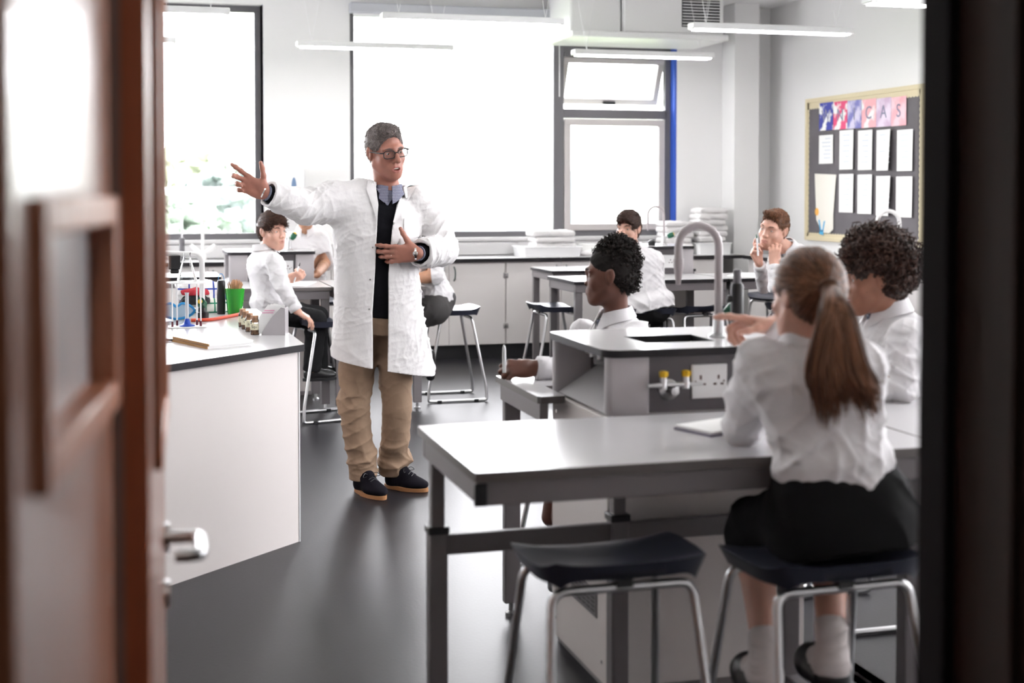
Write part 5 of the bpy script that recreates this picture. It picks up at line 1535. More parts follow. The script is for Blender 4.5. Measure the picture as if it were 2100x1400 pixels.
# ---------------- boy at the left, twisted round to watch
def boy_left():
    z = 8.62
    root = base_at('person', 'brown-haired boy in a white shirt seated left of the teacher, holding a white pen', P(570, 640, z))
    k = .94; hc = P(558, 473, z); R_h = frame(52, 4, 4)
    B = Fld(); T = head(B, hc, R_h, k, jaw=.95, nose=.85, cheek=1)
    pel, neck = P(556, 640, z + .02), P(541, 512, z + .02)
    R, L = trunk(B, pel, neck, 122, .175, T)
    rA = (P(560, 533, z - .14), P(580, 590, z - .20), P(609, 637, z - .20))
    lA = (P(527, 537, z + .16), P(560, 585, z + .30), P(590, 574, z + .36))
    arms_body(B, (rA, lA))
    tips = hand(B, rA[2], AR * .75 - AU * .55 + AD * .3, -AU * .6 - AR * .6, .86, True, [(18, 20, 12), (20, 24, 14), (22, 26, 16), (26, 30, 18)], thumb=((.75, .55, .3), (.9, .2, .25)))
    tips += hand(B, lA[2], AR * .80 + AU * .35 - AD * .1, AD * .75 + AU * .45, .86, False, [(48, 60, 30), (55, 65, 35), (58, 68, 35), (58, 70, 35)], thumb=((.8, .5, .4), (.9, .1, .45)))
    ls = [(P(570, 640, z - .05), P(648, 656, z + .03), P(640, 760, z + .05)), (P(572, 638, z + .12), P(652, 648, z + .28), P(655, 755, z + .30))]
    legs_body(B, ls)
    bx = bbox([hc + AU * .02, neck, pel, *rA, *lA, *ls[0], *ls[1], P(640, 640, z)], .17)
    build_fld(B, bx, .0045, 'body', SK['fair'], root, [(lip_zone(T), 1)])
    eyes(T, root, gaze=(-.35, 1, .05), hair=HB[0], brow=.8)
    fringe_hair(root, T, k, HB, 41, sweep=-1, front=.060, thick=.011, length=.032)
    shirt(root, pel, neck, R, L, .175, (rA, lA), 50, fold=1.1)
    legs(root, pel, R, ls, 60)
    for l, m_ in zip(ls, (0, 1)):
        a = l[2]; b = a * 1; b[2] = a[2] - .085
        c = b + (AR * .85 + AD * .3) * .17 - AU * .02
        sh = shoe((*(b + nrm(AR * .9 + AD * .35) * .16)[:2], 0), (*(b - nrm(AR * .9 + AD * .35) * .06)[:2], 0), [M['blackleather'], M['black']], root, w=.036, ht=.075, laces=False)
        sh.data.transform(Matrix.Translation((0, 0, a[2] - .065)))
        for q in sh.children: q.data.transform(Matrix.Translation((0, 0, a[2] - .065)))
    settle(root)
    w = lA[2] + AR * .055 + AU * .030 - AD * .015
    pen('white_pen', 'white pen with a dark tip held up by the boy left of the teacher', w - AU * .045 - AR * .012, w + AU * .085 + AR * .030, M['whiteplastic'], M['black'])
def pen(name, label, a, b, m, mt, r=.0052):
    a, b = np.asarray(a, float), np.asarray(b, float); t = thing('pen', label, 'pen', tuple(a)); d = b - a
    MB().tube([d * 0, d * .82], r, 10).build('barrel', m, t)
    MB().tube([d * .82, d * .9, d], [r * .95, r * .8, r * .35], 10).build('tip', mt, t)
    return t

# ---------------- pupil mostly hidden behind the teacher's arm
def pupil_behind():
    z = 10.1
    root = base_at('person', 'pupil in a white short-sleeved shirt leaning on the far bench, face hidden', P(628, 620, z))
    k = .95; hc = P(626, 430, z - .1); B = Fld(); T = head(B, hc, frame(0, 12, 0), k)
    pel, neck = P(632, 640, z + .12), P(627, 472, z)
    R, L = trunk(B, pel, neck, 0, .17, T)
    rA = (P(594, 492, z), P(585, 545, z - .1), P(600, 570, z - .28)); lA = (P(658, 490, z), P(668, 538, z + .0), P(650, 562, z - .26))
    arms_body(B, (rA, lA), (.042, .040, .030))
    hand(B, lA[2], -AD * .5 - AR * .6 - AU * .15, -AU, .9, False, [(15, 25, 15)] * 4)
    hand(B, rA[2], -AD * .5 + AR * .7 - AU * .1, -AU, .9, True, [(15, 25, 15)] * 4)
    ls = [(P(612, 640, z + .1), P(608, 650, z - .28), P(608, 740, z - .28)), (P(652, 640, z + .1), P(656, 650, z - .28), P(656, 740, z - .28))]
    legs_body(B, ls)
    build_fld(B, bbox([hc, neck, pel, *rA, *lA, *ls[0], *ls[1]], .16), .0055, 'body', SK['tan'], root, [(lip_zone(T), 1)])
    eyes(T, root, hair=HD[0])
    fringe_hair(root, T, k, HD, 45, n=600)
    shirt(root, pel, neck, R, L, .17, (rA, lA), 64, short=(.02, .02), cuffs=(False, False), vox=.0055, armr=(.062, .060, .058, .056))
    legs(root, pel, R, ls, 66)
    settle(root)

# ---------------- girl in a grey skirt hidden behind the teacher
def girl_skirt():
    z = 9.35
    root = base_at('person', 'pupil in a charcoal skirt and rolled white sleeves seated behind the teacher at the right', P(893, 640, z))
    k = .95; hc = P(852, 452, z + .05); B = Fld(); T = head(B, hc, frame(-100, 10, 0), k)
    pel, neck = P(900, 625, z + .02), P(866, 500, z + .04)
    R, L = trunk(B, pel, neck, -85, .17, T)
    nA = (P(884, 522, z - .12), P(893, 566, z - .16), P(838, 572, z - .16)); fA = (P(874, 522, z + .20), P(880, 570, z + .26), P(820, 575, z + .2))
    arms_body(B, (nA, fA), (.044, .043, .030))
    hand(B, nA[2], -AR + AD * .1, -AU, .9, False, [(10, 18, 10)] * 4); hand(B, fA[2], -AR, -AU, .9, True, [(10, 18, 10)] * 4)
    ls = [(P(892, 634, z - .09), P(826, 652, z - .08), P(862, 716, z - .06)), (P(892, 632, z + .12), P(824, 648, z + .14), P(838, 760, z + .14))]
    legs_body(B, ls)
    build_fld(B, bbox([hc, neck, pel, *nA, *fA, *ls[0], *ls[1]], .16), .0055, 'body', SK['tan'], root, [(lip_zone(T), 1)])
    eyes(T, root, hair=HD[0])
    fringe_hair(root, T, k, HD, 46, n=500)
    shirt(root, pel, neck, R, L, .17, (nA, fA), 70, short=(.03, .03), cuffs=(False, False), vox=.0055, armr=(.060, .054, .053, .052))
    Sk = Fld(); Sk.ell(pel + R[2] * .03, (.135, .125, .105), .03, R=R)
    for l in ls: Sk.chain([l[0], l[0] * .3 + l[1] * .7], [.108, .098], .05)
    Sk.cone((ls[0][0] + ls[1][0]) / 2, (ls[0][1] + ls[1][1]) / 2 * .7 + (ls[0][0] + ls[1][0]) / 2 * .3, .10, .09, .06)
    Sk.disp(fold_noise(71, 38, .010, R[1], .5)); Sk.plane(pel + R[2] * .10, R[2], .004)
    e = ls[0][0] * .28 + ls[0][1] * .72; Sk.plane(e, nrm(ls[0][1] - ls[0][0]), .004)
    build_fld(Sk, bbox([pel, ls[0][1], ls[1][1]], .18), .0055, 'skirt', M['charcoal'], root)
    a = ls[0][2]; kn = ls[0][1]; d = nrm(a - kn)
    MB().tube([a - d * .012, a + d * .05, a + d * .085], [.043, .040, .036], 16).build('sock', M['sock'], root)
    f0 = a + d * .075 + AR * .028; f1 = a + d * .10 - AU * .10 + AR * .020
    Fd = Fld(); Fd.chain([f0 + AU * .03, f0 - AU * .03, f1], [.036, .038, .030], .02)
    build_fld(Fd, bbox([f0, f1], .1), .004, 'shoe', M['blackleather'], root)
    settle(root)

# ---------------- dark-haired boy in the middle distance
def boy_middle():
    z = 9.42
    root = base_at('person', 'dark-haired boy in a white shirt seated with his back turned, beyond the curly bun', P(1330, 640, z))
    k = .96; hc = P(1289, 468, z); B = Fld(); T = head(B, hc, frame(-30, 4, -4), k, jaw=.95, nose=.95)
    pel, neck = P(1335, 640, z - .02), P(1301, 512, z + .04)
    R, L = trunk(B, pel, neck, 188, .175, T)
    # seen from behind: right arm on the right
    rA = (P(1344, 540, z + .02), P(1347, 590, z + .16), P(1300, 572, z + .34)); lA = (P(1282, 540, z + .06), P(1262, 585, z + .20), P(1262, 568, z + .40))
    arms_body(B, (rA, lA)); hand(B, rA[2], -AR + AD * .3, -AU, .9, True, [(15, 20, 10)] * 4); hand(B, lA[2], AR + AD * .3, -AU, .9, False, [(15, 20, 10)] * 4)
    ls = [(P(1352, 638, z), P(1352, 640, z + .38), P(1352, 735, z + .36)), (P(1318, 638, z + .02), P(1312, 640, z + .40), P(1312, 735, z + .38))]
    legs_body(B, ls)
    build_fld(B, bbox([hc, neck, pel, *rA, *lA, *ls[0], *ls[1]], .16), .005, 'body', SK['fair'], root, [(lip_zone(T), 1)])
    eyes(T, root, gaze=(.3, 1, 0), hair=HD[0], brow=.9)
    fringe_hair(root, T, k, HD, 42, sweep=1, front=.054, thick=.013, length=.032)
    shirt(root, pel, neck, R, L, .175, (rA, lA), 80, pad=.010, fold=1.3, d=1.1, hip=1.12, vox=.005)
    legs(root, pel, R, ls, 82)
    settle(root)

# ---------------- boy leaning his cheek on his hand, far right
def boy_lean():
    z = 9.25
    root = base_at('person', 'sandy-haired boy at the far right leaning his cheek on his hand and holding a pen', P(1640, 640, z + .3))
    k = 1.10; hc = P(1587, 469, z); B = Fld(); T = head(B, hc, frame(-42, 6, -12), k, jaw=.95, nose=.85, cheek=1)
    pel, neck = P(1672, 640, z + .45), P(1614, 508, z + .10)
    R, L = trunk(B, pel, neck, -38, .185, T)
    lA = (P(1622, 545, z - .05), P(1590, 588, z - .18), P(1588, 543, z - .12)); rA = (P(1590, 545, z + .36), P(1566, 588, z + .20), P(1557, 541, z - .04))
    arms_body(B, (lA, rA))
    hand(B, lA[2], AU * .95 + AR * .05 + AD * .1, AD * .9 + AR * .2, .98, False, [(30, 60, 30), (34, 62, 30), (36, 64, 30), (36, 66, 30)], thumb=((.85, -.4, .3), (.9, -.3, .2)))
    hand(B, rA[2], AU * .85 - AR * .4, -AD * .6 + AR * .7, .98, True, [(15, 25, 15), (50, 60, 30), (60, 65, 35), (62, 66, 35)], thumb=((.8, .4, .4), (.9, .1, .3)))
    ls = [(P(1650, 640, z + .3), P(1610, 650, z + .05), P(1610, 740, z + .05)), (P(1690, 640, z + .3), P(1650, 650, z + .0), P(1650, 740, z + .0))]
    legs_body(B, ls)
    build_fld(B, bbox([hc, neck, pel, *rA, *lA, *ls[0], *ls[1]], .17), .005, 'body', SK['fair'], root, [(lip_zone(T), 1)])
    eyes(T, root, gaze=(.3, 1, .05), hair=HS[0], brow=.8)
    fringe_hair(root, T, k, HS, 43, front=.076, thick=.004, length=.026, quiff=True)
    shirt(root, pel, neck, R, L, .185, (lA, rA), 90, vox=.005, fold=1.0)
    tie(root, neck, R)
    legs(root, pel, R, ls, 92)
    settle(root)
    q = P(1551, 503, z - .10)
    pen('pen', 'white pen with a green end held by the boy leaning on his hand', q - AU * .07 + AR * .012, q + AU * .075, M['whiteplastic'], M['green'], .006)

# ---------------- girl with a high curly bun, behind the near bollard
def girl_bun():
    z = 4.98
    root = base_at('person', 'girl with a high curly bun and navy tie seated behind the near sink bollard', P(1280, 700, z))
    k = .88; hc = P(1249, 563, z); R_h = frame(-98, 3, 0)
    B = Fld(); T = head(B, hc, R_h, k, jaw=.95, nose=.72, cheek=1)
    pel, neck = P(1290, 868, z + .06), P(1262, 652, z + .03)
    R, L = trunk(B, pel, neck, -72, .165, T)
    lA = (P(1306, 690, z - .12), P(1240, 768, z - .36), P(1098, 754, z - .42)); rA = (P(1196, 683, z + .15), P(1180, 770, z + .10), P(1135, 772, z - .05))
    arms_body(B, (lA, rA), (.044, .036, .027))
    hand(B, lA[2], -AR * .98 - AU * .02 - AD * .05, -AU * .7 + AD * .7, .86, False, [(44, 58, 40), (48, 62, 40), (50, 64, 40), (52, 66, 40)], thumb=((.75, .5, .4), (.85, .0, .5)))
    hand(B, rA[2], -AR * .9 + AD * .2, -AU, .86, True, [(10, 20, 10)] * 4)
    ls = [(P(1300, 872, z - .02), P(1180, 872, z - .02), P(1150, 1060, z)), (P(1290, 868, z + .16), P(1170, 868, z + .16), P(1130, 1060, z + .16))]
    legs_body(B, ls)
    build_fld(B, bbox([hc, neck, pel, *lA, *rA, *ls[0], *ls[1], P(1010, 760, z - .4)], .16), .004, 'body', SK['deep'], root, [(lip_zone(T), 1)])
    eyes(T, root, hair=HK[0], brow=.8)
    # slicked sides and a big bun of tight coils
    cap = hair_cap(T, k, .002, front=.060, low=-.07, noise=fold_noise(4, 260, .003))
    o = build_fld(cap, (hc - .16, hc + .16), .0035, 'hair', HK[0], root)
    bc = P(1267, 530, z + .02); g = np.random.RandomState(9)
    def ball(c, r, n, sq=(1, 1, 1)):
        d = g.normal(size=(n, 3)); d /= np.linalg.norm(d, axis=-1, keepdims=True)
        return c + d * r * np.array(sq) * g.uniform(.45, .9, (n, 1)), d
    Bn = Fld(); Bn.ell(bc, (.074, .074, .078), .01); Bn.ell(P(1274, 566, z), (.054, .066, .060), .03); Bn.disp(fold_noise(7, 160, .010))
    build_fld(Bn, (bc - .16, bc + .16), .004, 'bun', HK[0], o)
    c1, d1 = ball(bc, .092, 3000); c2, d2 = ball(P(1277, 570, z), .066, 800)
    pa = coils(g, np.concatenate([c1, c2]), np.concatenate([d1, d2]), .018, .0045, 2.2)
    strands('bun_coils', pa, .0016, HK, o, 4, taper=False)
    shirt(root, pel, neck, R, L, .165, (lA, rA), 100, vox=.0045, d=1.1)
    tie(root, neck, R)
    Sk = Fld(); Sk.ell(pel + R[2] * .02, (.15, .13, .11), .03, R=R)
    for l in ls: Sk.chain([l[0], l[0] * .1 + l[1] * .9], [.100, .092], .05)
    Sk.disp(fold_noise(103, 30, .010)); Sk.plane(pel + R[2] * .10, R[2], .004)
    build_fld(Sk, bbox([pel, ls[0][1], ls[1][1]], .18), .006, 'skirt', M['skirt'], root)
    settle(root)
    q = P(1034, 745, z - .46)
    pen('pen', 'white pen held upright in the hand of the girl with the curly bun', q - AU * .03, q + AU * .062, M['whiteplastic'], M['whiteplastic'], .006)

# ---------------- boy with big curly hair at the right edge
def boy_curly():
    z = 4.28
    root = base_at('person', 'boy with a big head of curly dark hair at the right edge, in profile', P(1840, 800, z))
    k = .90; hc = P(1790, 568, z); R_h = frame(-88, 8, 0)
    B = Fld(); T = head(B, hc, R_h, k, jaw=1.0, nose=.75, cheek=1)
    pel, neck = P(1862, 900, z + .05), P(1822, 640, z + .03)
    R, L = trunk(B, pel, neck, -80, .175, T)
    lA = (P(1858, 690, z - .15), P(1850, 790, z - .20), P(1770, 800, z - .18)); rA = (P(1805, 690, z + .18), P(1770, 790, z + .18), P(1700, 790, z + .1))
    arms_body(B, (lA, rA), (.046, .038, .028))
    hand(B, lA[2], -AR + AD * .1, -AU, .86, False, [(10, 20, 10)] * 4); hand(B, rA[2], -AR, -AU, .86, True, [(10, 20, 10)] * 4)
    ls = [(P(1875, 905, z - .05), P(1760, 905, z - .05), P(1750, 1100, z)), (P(1875, 905, z + .15), P(1760, 905, z + .15), P(1750, 1100, z + .15))]
    legs_body(B, ls)
    build_fld(B, bbox([hc, neck, pel, *lA, *rA, *ls[0], *ls[1]], .17), .0042, 'body', SK['brown'], root, [(lip_zone(T), 1)])
    eyes(T, root, hair=HQ[0], brow=.9)
    g = np.random.RandomState(19)
    cap = hair_cap(T, k, .030, front=.052, low=-.085, noise=fold_noise(6, 130, .016))
    o = build_fld(cap, (hc - .2, hc + .2), .004, 'hair', HQ[0], root)
    V, _ = cap.mesh(hc - .2, hc + .2, .006); i = g.randint(0, len(V), 3300); p = V[i]; qq = (p - hc) @ R_h.T / k; p = p[~((qq[:, 1] > .015) & (qq[:, 2] < .035))]; nr = grad(cap, p); nr /= np.linalg.norm(nr, axis=-1, keepdims=True)
    d = nrm_rows(nr + g.normal(size=nr.shape) * .45)
    q = (p - hc) @ R_h.T / k; big = np.clip(.5 + q[:, 2] * 6 - q[:, 1] * 4.0, .3, 1.3)
    pa = coils(g, p - nr * .012, d, .042, .0075, 2.0)
    ctr = p - nr * .012; pa = ctr[:, None] + (pa - ctr[:, None]) * big[:, None, None]
    strands('curls', pa, .0022, HQ, o, 8, taper=False)
    shirt(root, pel, neck, R, L, .175, (lA, rA), 110, vox=.0045, fold=1.3, pad=.008, d=1.1)
    tie(root, neck, R)
    legs(root, pel, R, ls, 112)
    settle(root)
def nrm_rows(a): return a / (np.linalg.norm(a, axis=-1, keepdims=True) + 1e-9)

# ---------------- girl with the ponytail in the foreground
def girl_pony():
    z = 3.15
    root = base_at('person', 'girl with a long chestnut ponytail seen from behind at the nearest table', P(1690, 1050, z))
    k = .84; hc = P(1652, 606, z + .03); R_h = frame(-150, 6, 3)
    B = Fld(); T = head(B, hc, R_h, k, jaw=.95, nose=.85)
    pel, neck = P(1722, 1035, z + .0), P(1660, 705, z + .05)
    R, L = trunk(B, pel, neck, 176, .150, T)
    lA = (P(1562, 745, z + .05), P(1524, 874, z + .24), P(1536, 860, z + .46)); rA = (P(1764, 748, z + .02), P(1740, 830, z + .20), P(1592, 668, z + .34))
    arms_body(B, (lA, rA), (.045, .037, .028))
    hand(B, lA[2], AD * .6 + AR * .7, -AU, .86, False, [(10, 20, 12), (14, 24, 14), (16, 26, 16), (20, 28, 16)])
    hand(B, rA[2], -AR * .97 + AU * .10 + AD * .1, -AD * .35 - AU * .8 , .86, True, [(2, 8, 4), (40, 60, 35), (52, 66, 40), (55, 66, 40)], thumb=((.75, .35, .5), (.9, .1, .3)))
    ls = [(P(1655, 1055, z + .05), P(1545, 1095, z + .30), P(1568, 1310, z + .12)), (P(1775, 1055, z + .02), P(1700, 1100, z + .32), P(1704, 1290, z + .14))]
    for h, kn, a in ls: B.chain([h, kn, kn * .65 + a * .35, a, a - AU * .05], [.062, .047, .046, .033, .031], .03)
    bx = bbox([hc, neck, pel, *lA, *rA, *ls[0], *ls[1], P(1495, 650, z + .4)], .16)
    build_fld(B, bx, .004, 'body', SK['fair'], root, [(lip_zone(T), 1)])
    eyes(T, root, hair=HC[0])
    # hair drawn back to a tie, then a long tail down the back
    cap = hair_cap(T, k, .010, front=.058, low=-.085, noise=fold_noise(8, 200, .003))
    hb = (hc - .19, hc + .19)
    o = build_fld(cap, hb, .0045, 'hair', HC[0], root)
    tp = P(1700, 588, z - .085)
    g = np.random.RandomState(5)
    V, _ = cap.mesh(hb[0], hb[1], .006); p = V[g.randint(0, len(V), 2600)]
    K = 9; paths = []
    cur = p.copy(); out = [cur + 0]
    for j in range(K - 1):
        to = tp - cur; dist = np.linalg.norm(to, axis=-1, keepdims=True); st = dist / (K - 1 - j)
        cur = cur + to / (dist + 1e-9) * st
        v = cap.ev(cur)[:, None]; gr = nrm_rows(grad(cap, cur)); cur = cur + gr * np.clip(.0025 - v, 0, .05) * (1 if j < K - 3 else .5)
        out.append(cur + g.normal(size=cur.shape) * .0012)
    strands('hair_strands', np.stack(out, 1), .0018, HC, o, 6)
    N = 1500; u = g.normal(size=(N, 3)); u /= np.linalg.norm(u, axis=-1, keepdims=True)
    ta = g.uniform(0, 1, N)
    tipc = np.stack([P(1672 + 135 * a, 838 + 22 * math.sin(a * 9) - 40 * abs(a - .35), z - .13 - .02 * g.uniform()) for a in ta])
    w1 = np.stack([P(1698 + 34 * a, 650, z - .175) for a in ta]); w2 = np.stack([P(1672 + 90 * a, 745, z - .165) for a in ta])
    pt = [tp + u * .016, tp + u * .020 + np.array(-AD) * .025 - AU * .015, w1 + u * .024, w2 + u * .022, tipc * .5 + w2 * .5 + u * .020, tipc + u * .012 - AU * g.uniform(-.06, .03, (N, 1))]
    pt = [np.asarray(q) for q in pt]; fine = []
    for i in range(len(pt) - 1):
        p0, p1, p2, p3 = pt[max(i - 1, 0)], pt[i], pt[i + 1], pt[min(i + 2, len(pt) - 1)]
        for t in (0, .25, .5, .75): fine.append(.5 * (2 * p1 + (-p0 + p2) * t + (2 * p0 - 5 * p1 + 4 * p2 - p3) * t * t + (-p0 + 3 * p1 - 3 * p2 + p3) * t ** 3))
    fine.append(pt[-1])
    strands('ponytail', np.stack(fine, 1), .0020, HC, o, 7)
    tr = [tp + .019 * (math.cos(a) * AR + math.sin(a) * nrm(AU * .8 - AD * .6)) - AD * .006 for a in np.linspace(0, 2 * PI, 14, endpoint=False)]
    MB().tube(tr, .006, 8, closed=True).build('hair_tie', HC[0], o)
    shirt(root, pel + R[2] * .03, neck, R, L - .03, .150, (lA, rA), 120, vox=.0045, pad=.012, d=1.15, hip=.98, fold=1.5, armr=(.060, .056, .052, .040))
    Sk = Fld(); Sk.loft(pel, R, [(-.10, 0, 0, .180, .15), (-.03, 0, 0, .174, .145), (.05, 0, 0, .150, .125), (.115, 0, 0, .122, .10)], .03)
    for l in ls: Sk.chain([l[0] - AU * .0, l[0] * .05 + l[1] * .95], [.090, .084], .06)
    m0 = (ls[0][0] + ls[1][0]) / 2; m1 = (ls[0][1] + ls[1][1]) / 2; Sk.cone(m0, m1, .09, .085, .05)
    Sk.disp(fold_noise(121, 26, .016, AR, .5))
    build_fld(Sk, bbox([pel, ls[0][1], ls[1][1]], .22), .005, 'skirt', M['skirt'], root)
    for l in ls:
        kn, a = l[1], l[2]; d = nrm(a - kn)
        Fk = Fld(); top = a - d * .02
        toe = a - AU * .115 + nrm(AD * .9 - AR * .1) * .13; heel = a - AU * .085 - nrm(AD) * .012
        Fk.chain([top, a, heel], [.040, .039, .037], .02); Fk.cone(heel, toe, .040, .034, .03); Fk.disp(fold_noise(123, 70, .005, AU, 1.2)); Fk.plane(top, -d, .003)
        build_fld(Fk, bbox([top, heel, toe], .08), .004, 'sock', M['sock'], root)
        Fs = Fld(); R3 = np.stack([np.cross(nrm(toe - heel), AU), nrm(toe - heel), np.cross(np.cross(nrm(toe - heel), AU), nrm(toe - heel))])
        Fs.chain([heel - AU * .028, toe - AU * .012], [.046, .043], .02); Fs.sph(toe - AU * .006, .045, .02)
        Fs.plane(heel - AU * .006, AU * .9 - R3[1] * .15, .004)
        build_fld(Fs, bbox([heel, toe], .1), .004, 'shoe', M['blackleather'], root)
    settle(root)
boy_left(); pupil_behind(); girl_skirt(); boy_middle(); boy_lean(); girl_bun(); boy_curly(); girl_pony()
# ================================================================ things on the benches
BT = TT    # top of the demonstration bench
# glass-topped tripod with conical flask, measuring cylinder
tp = G(379, 673, BT); 
def tri(c, r, a0=0): return [np.array([c[0] + r * math.cos(a0 + 2 * PI * k / 3), c[1] + r * math.sin(a0 + 2 * PI * k / 3), c[2]]) for k in range(3)]
t = thing('tripod_stand', 'white tripod stand with red tipped legs holding the conical flask on the demonstration bench', 'tripod', tuple(tp + AD * .05))
zt = .205
pl = rrect(-.085, .085, -.055, .055, .01, 3)
MB().prism(rrect(-.088, .088, -.05, .05, .008, 3), 0.0, .006).build('base_plate', M['white'], t, bevel=.001)
tt = MB().prism([(.10 * math.cos(2 * PI * k / 24) * .95, .08 * math.sin(2 * PI * k / 24)) for k in range(24)], zt, zt + .006).build('top_ring', M['whitepipe'], t)
M['redtip'] = mat('dark_red_tip', (0.10, 0.008, 0.02), .4)
for (x, y) in ((-.068, -.02), (.060, -.02), (.045, .032), (-.045, .035)):
    lg = MB().tube([(x, y, .03), (x, y, zt)], .0035, 8).build('leg', M['whitepipe'], t)
    MB().tube([(x, y, .006), (x, y, .03)], .0055, 8).build('red_tip', M['redtip'], lg)
fp = tp + AD * .05 + AU * (zt + .006)
f = thing('conical_flask', 'clear conical flask standing on the tripod, on the demonstration bench', 'flask', tuple(fp))
MB().lathe([(0, .0), (.043, .0), (.046, .004), (.044, .012), (.018, .105), (.0165, .130), (.020, .135)], (0, 0, .0005), 28).build('glass_body', M['glass'], f, smooth=60)
MB().lathe([(0, .002), (.042, .003), (.043, .01), (.036, .035), (0, .035)], (0, 0, .0005), 24).build('liquid', pane_mat('water', (.93, .95, .96)), f, smooth=60)
cp = G(377, 671, BT)
c = thing('measuring_cylinder', 'measuring cylinder with a blue foot under the tripod on the demonstration bench', 'cylinder', tuple(tp + AD * .045 + AU * .006))
M['bluefoot'] = mat('blue_plastic_foot', (0.01, 0.06, 0.42), .3)
MB().lathe([(0, 0), (.036, 0), (.036, .004), (.016, .012), (.010, .035), (0, .035)], (0, 0, 0), 22).build('foot', M['bluefoot'], c)
MB().lathe([(.008, .03), (.0085, .15), (.011, .155)], (0, 0, 0), 16).build('tube', mat('frosted_tube', (.6, .62, .66), .3), c, smooth=60)
# safety goggles
gp = G(365, 655, BT)
M['gblue'] = mat('blue_goggle_frame', (0.03, 0.30, 0.68), .3); M['glens'] = mat('pale_blue_lens', (0.42, 0.58, 0.72), .15, spec=.8)
t = thing('safety_goggles', 'blue framed safety goggles lying on the demonstration bench', 'goggles', tuple(gp), math.radians(-16))
out = [(.085 * math.cos(a) * (1 - .1 * abs(math.sin(a))), .040 * math.sin(a) + .042 - (.022 * math.exp(-(math.cos(a) / .22) ** 2) if math.sin(a) > 0 else 0)) for a in np.linspace(0, 2 * PI, 40, endpoint=False)]
MB().tube([(x, -.025 + .25 * x * x * 6, z + .004) for x, z in out], .0065, 8, closed=True).build('frame', M['gblue'], t)
fr = [(x * .95, -.027 + 1.5 * x * x, z + .004) for x, z in out]; n = len(out)
MB().add(fr + [(x, y + .05, z * .9 + .004) for x, y, z in fr], [tuple(range(n))] + [(i, (i + 1) % n, n + (i + 1) % n, n + i) for i in range(n)]).build('lens', M['glens'], t, smooth=50)
MB().tube(bez([(-.085, 0, .03), (-.12, -.02, .006), (-.17, -.05, .004), (-.23, -.04, .004)], 6), .004, 8).build('strap', M['black'], t)
# folded tea towels and dark cloth
def cloth_pile(name, label, c, r, m, seed, amp=.012, fr=34):
    c = np.asarray(c, float); Fd = Fld(); Fd.ell(c + AU * r[2] * .55, r, .02); Fd.ell(c + AU * r[2] * .35 + AR * r[0] * .3, (r[0] * .8, r[1] * .9, r[2] * .7), .03)
    Fd.disp(fold_noise(seed, fr, amp)); Fd.plane(c, -AU, .003)
    o = build_fld(Fd, (c - np.array(r) * 1.7, c + np.array(r) * 1.8), .0045, name, m, None)
    l = Vector(c); o.data.transform(Matrix.Translation(-l)); o.location = l; tag(o, label, 'cloth'); return o
M['towelb'] = check_mat('blue_check_towel', (.75, .74, .75), (.02, .05, .30), 16, .13); M['towelg'] = check_mat('green_check_towel', (.72, .72, .66), (.02, .22, .12), 22, .16)
M['redcloth'] = mat('red_cloth', (.42, .025, .04), .9, bump=.3); M['darkcloth'] = mat('charcoal_cloth', (.025, .025, .028), .9, bump=.4)
p0 = G(398, 640, BT)
cloth_pile('tea_towel', 'crumpled green checked tea towel at the bottom of the cloth heap on the demonstration bench', p0 + AD * .02 + AR * .05, (.13, .07, .050), M['towelg'], 301)
cloth_pile('tea_towel', 'white tea towel with blue checks on top of the cloth heap behind the tripod', p0 + AD * .09 + AR * .012 + AU * .052, (.125, .07, .075), M['towelb'], 302)
cloth_pile('folded_cloth', 'charcoal folded cloth in the heap behind the tripod', p0 - AD * .055 + AR * .015 + AU * .046, (.070, .040, .036), M['darkcloth'], 303, .014, 55)
cloth_pile('folded_cloth', 'red folded cloth lying on the charcoal one behind the tripod', p0 - AD * .055 + AR * .015 + AU * .093, (.066, .038, .022), M['redcloth'], 304, .014, 55)
# bench tap with a long grey neck, and its black nozzle
bp = G(415, 655, BT)
t = thing('bench_tap', 'grey tap on the demonstration bench with a long horizontal neck and a black nozzle head', 'tap', tuple(bp))
L_ = -AR * 1.0
MB().tube(fillet([(0, 0, .02), (0, 0, .318), tuple(L_ * .09 + AU * .322), tuple(L_ * .40 + AU * .335)], .06, 8), .0135, 14).build('neck', M['whitepipe'], t)
MB().lathe([(0, 0), (.032, 0), (.032, .035), (.020, .040), (.018, .06), (0, .06)], (0, 0, 0), 18).build('base', M['black'], t)
v = nrm(-AD * .8 + AU * .3)
MB().tube([AU * .075, AU * .075 + v * .05], [.024, .022], 14).build('valve_handle', M['green'], t)
MB().tube([AU * .075 + v * .05, AU * .075 + v * .055], [.012, .009], 12).build('valve_cap', M['yellow'], t)
q = L_ * .135 + AU * .312
MB().box(q[0] - .028, q[0] + .028, q[1] - .026, q[1] + .026, q[2] - .065, q[2] + .003).box(q[0] - .02, q[0] + .02, q[1] - .02, q[1] + .02, q[2] - .085, q[2] - .065).build('nozzle_head', M['black'], t, bevel=.004)
# black flask with a carrying loop
sp = G(454, 644, BT)
t = thing('black_bottle', 'slim black bottle with a carrying loop beside the green cup', 'bottle', tuple(sp))
MB().lathe([(0, 0), (.0205, 0), (.0215, .004), (.0215, .165), (.017, .175), (0, .176)], (0, 0, 0), 24).build('body', M['black'], t)
MB().tube([tuple(AR * .015 * math.cos(a) + AU * (.172 + .036 * math.sin(a))) for a in np.linspace(0, PI, 14)], .0018, 8).build('carrying_loop', M['gblue'], t)
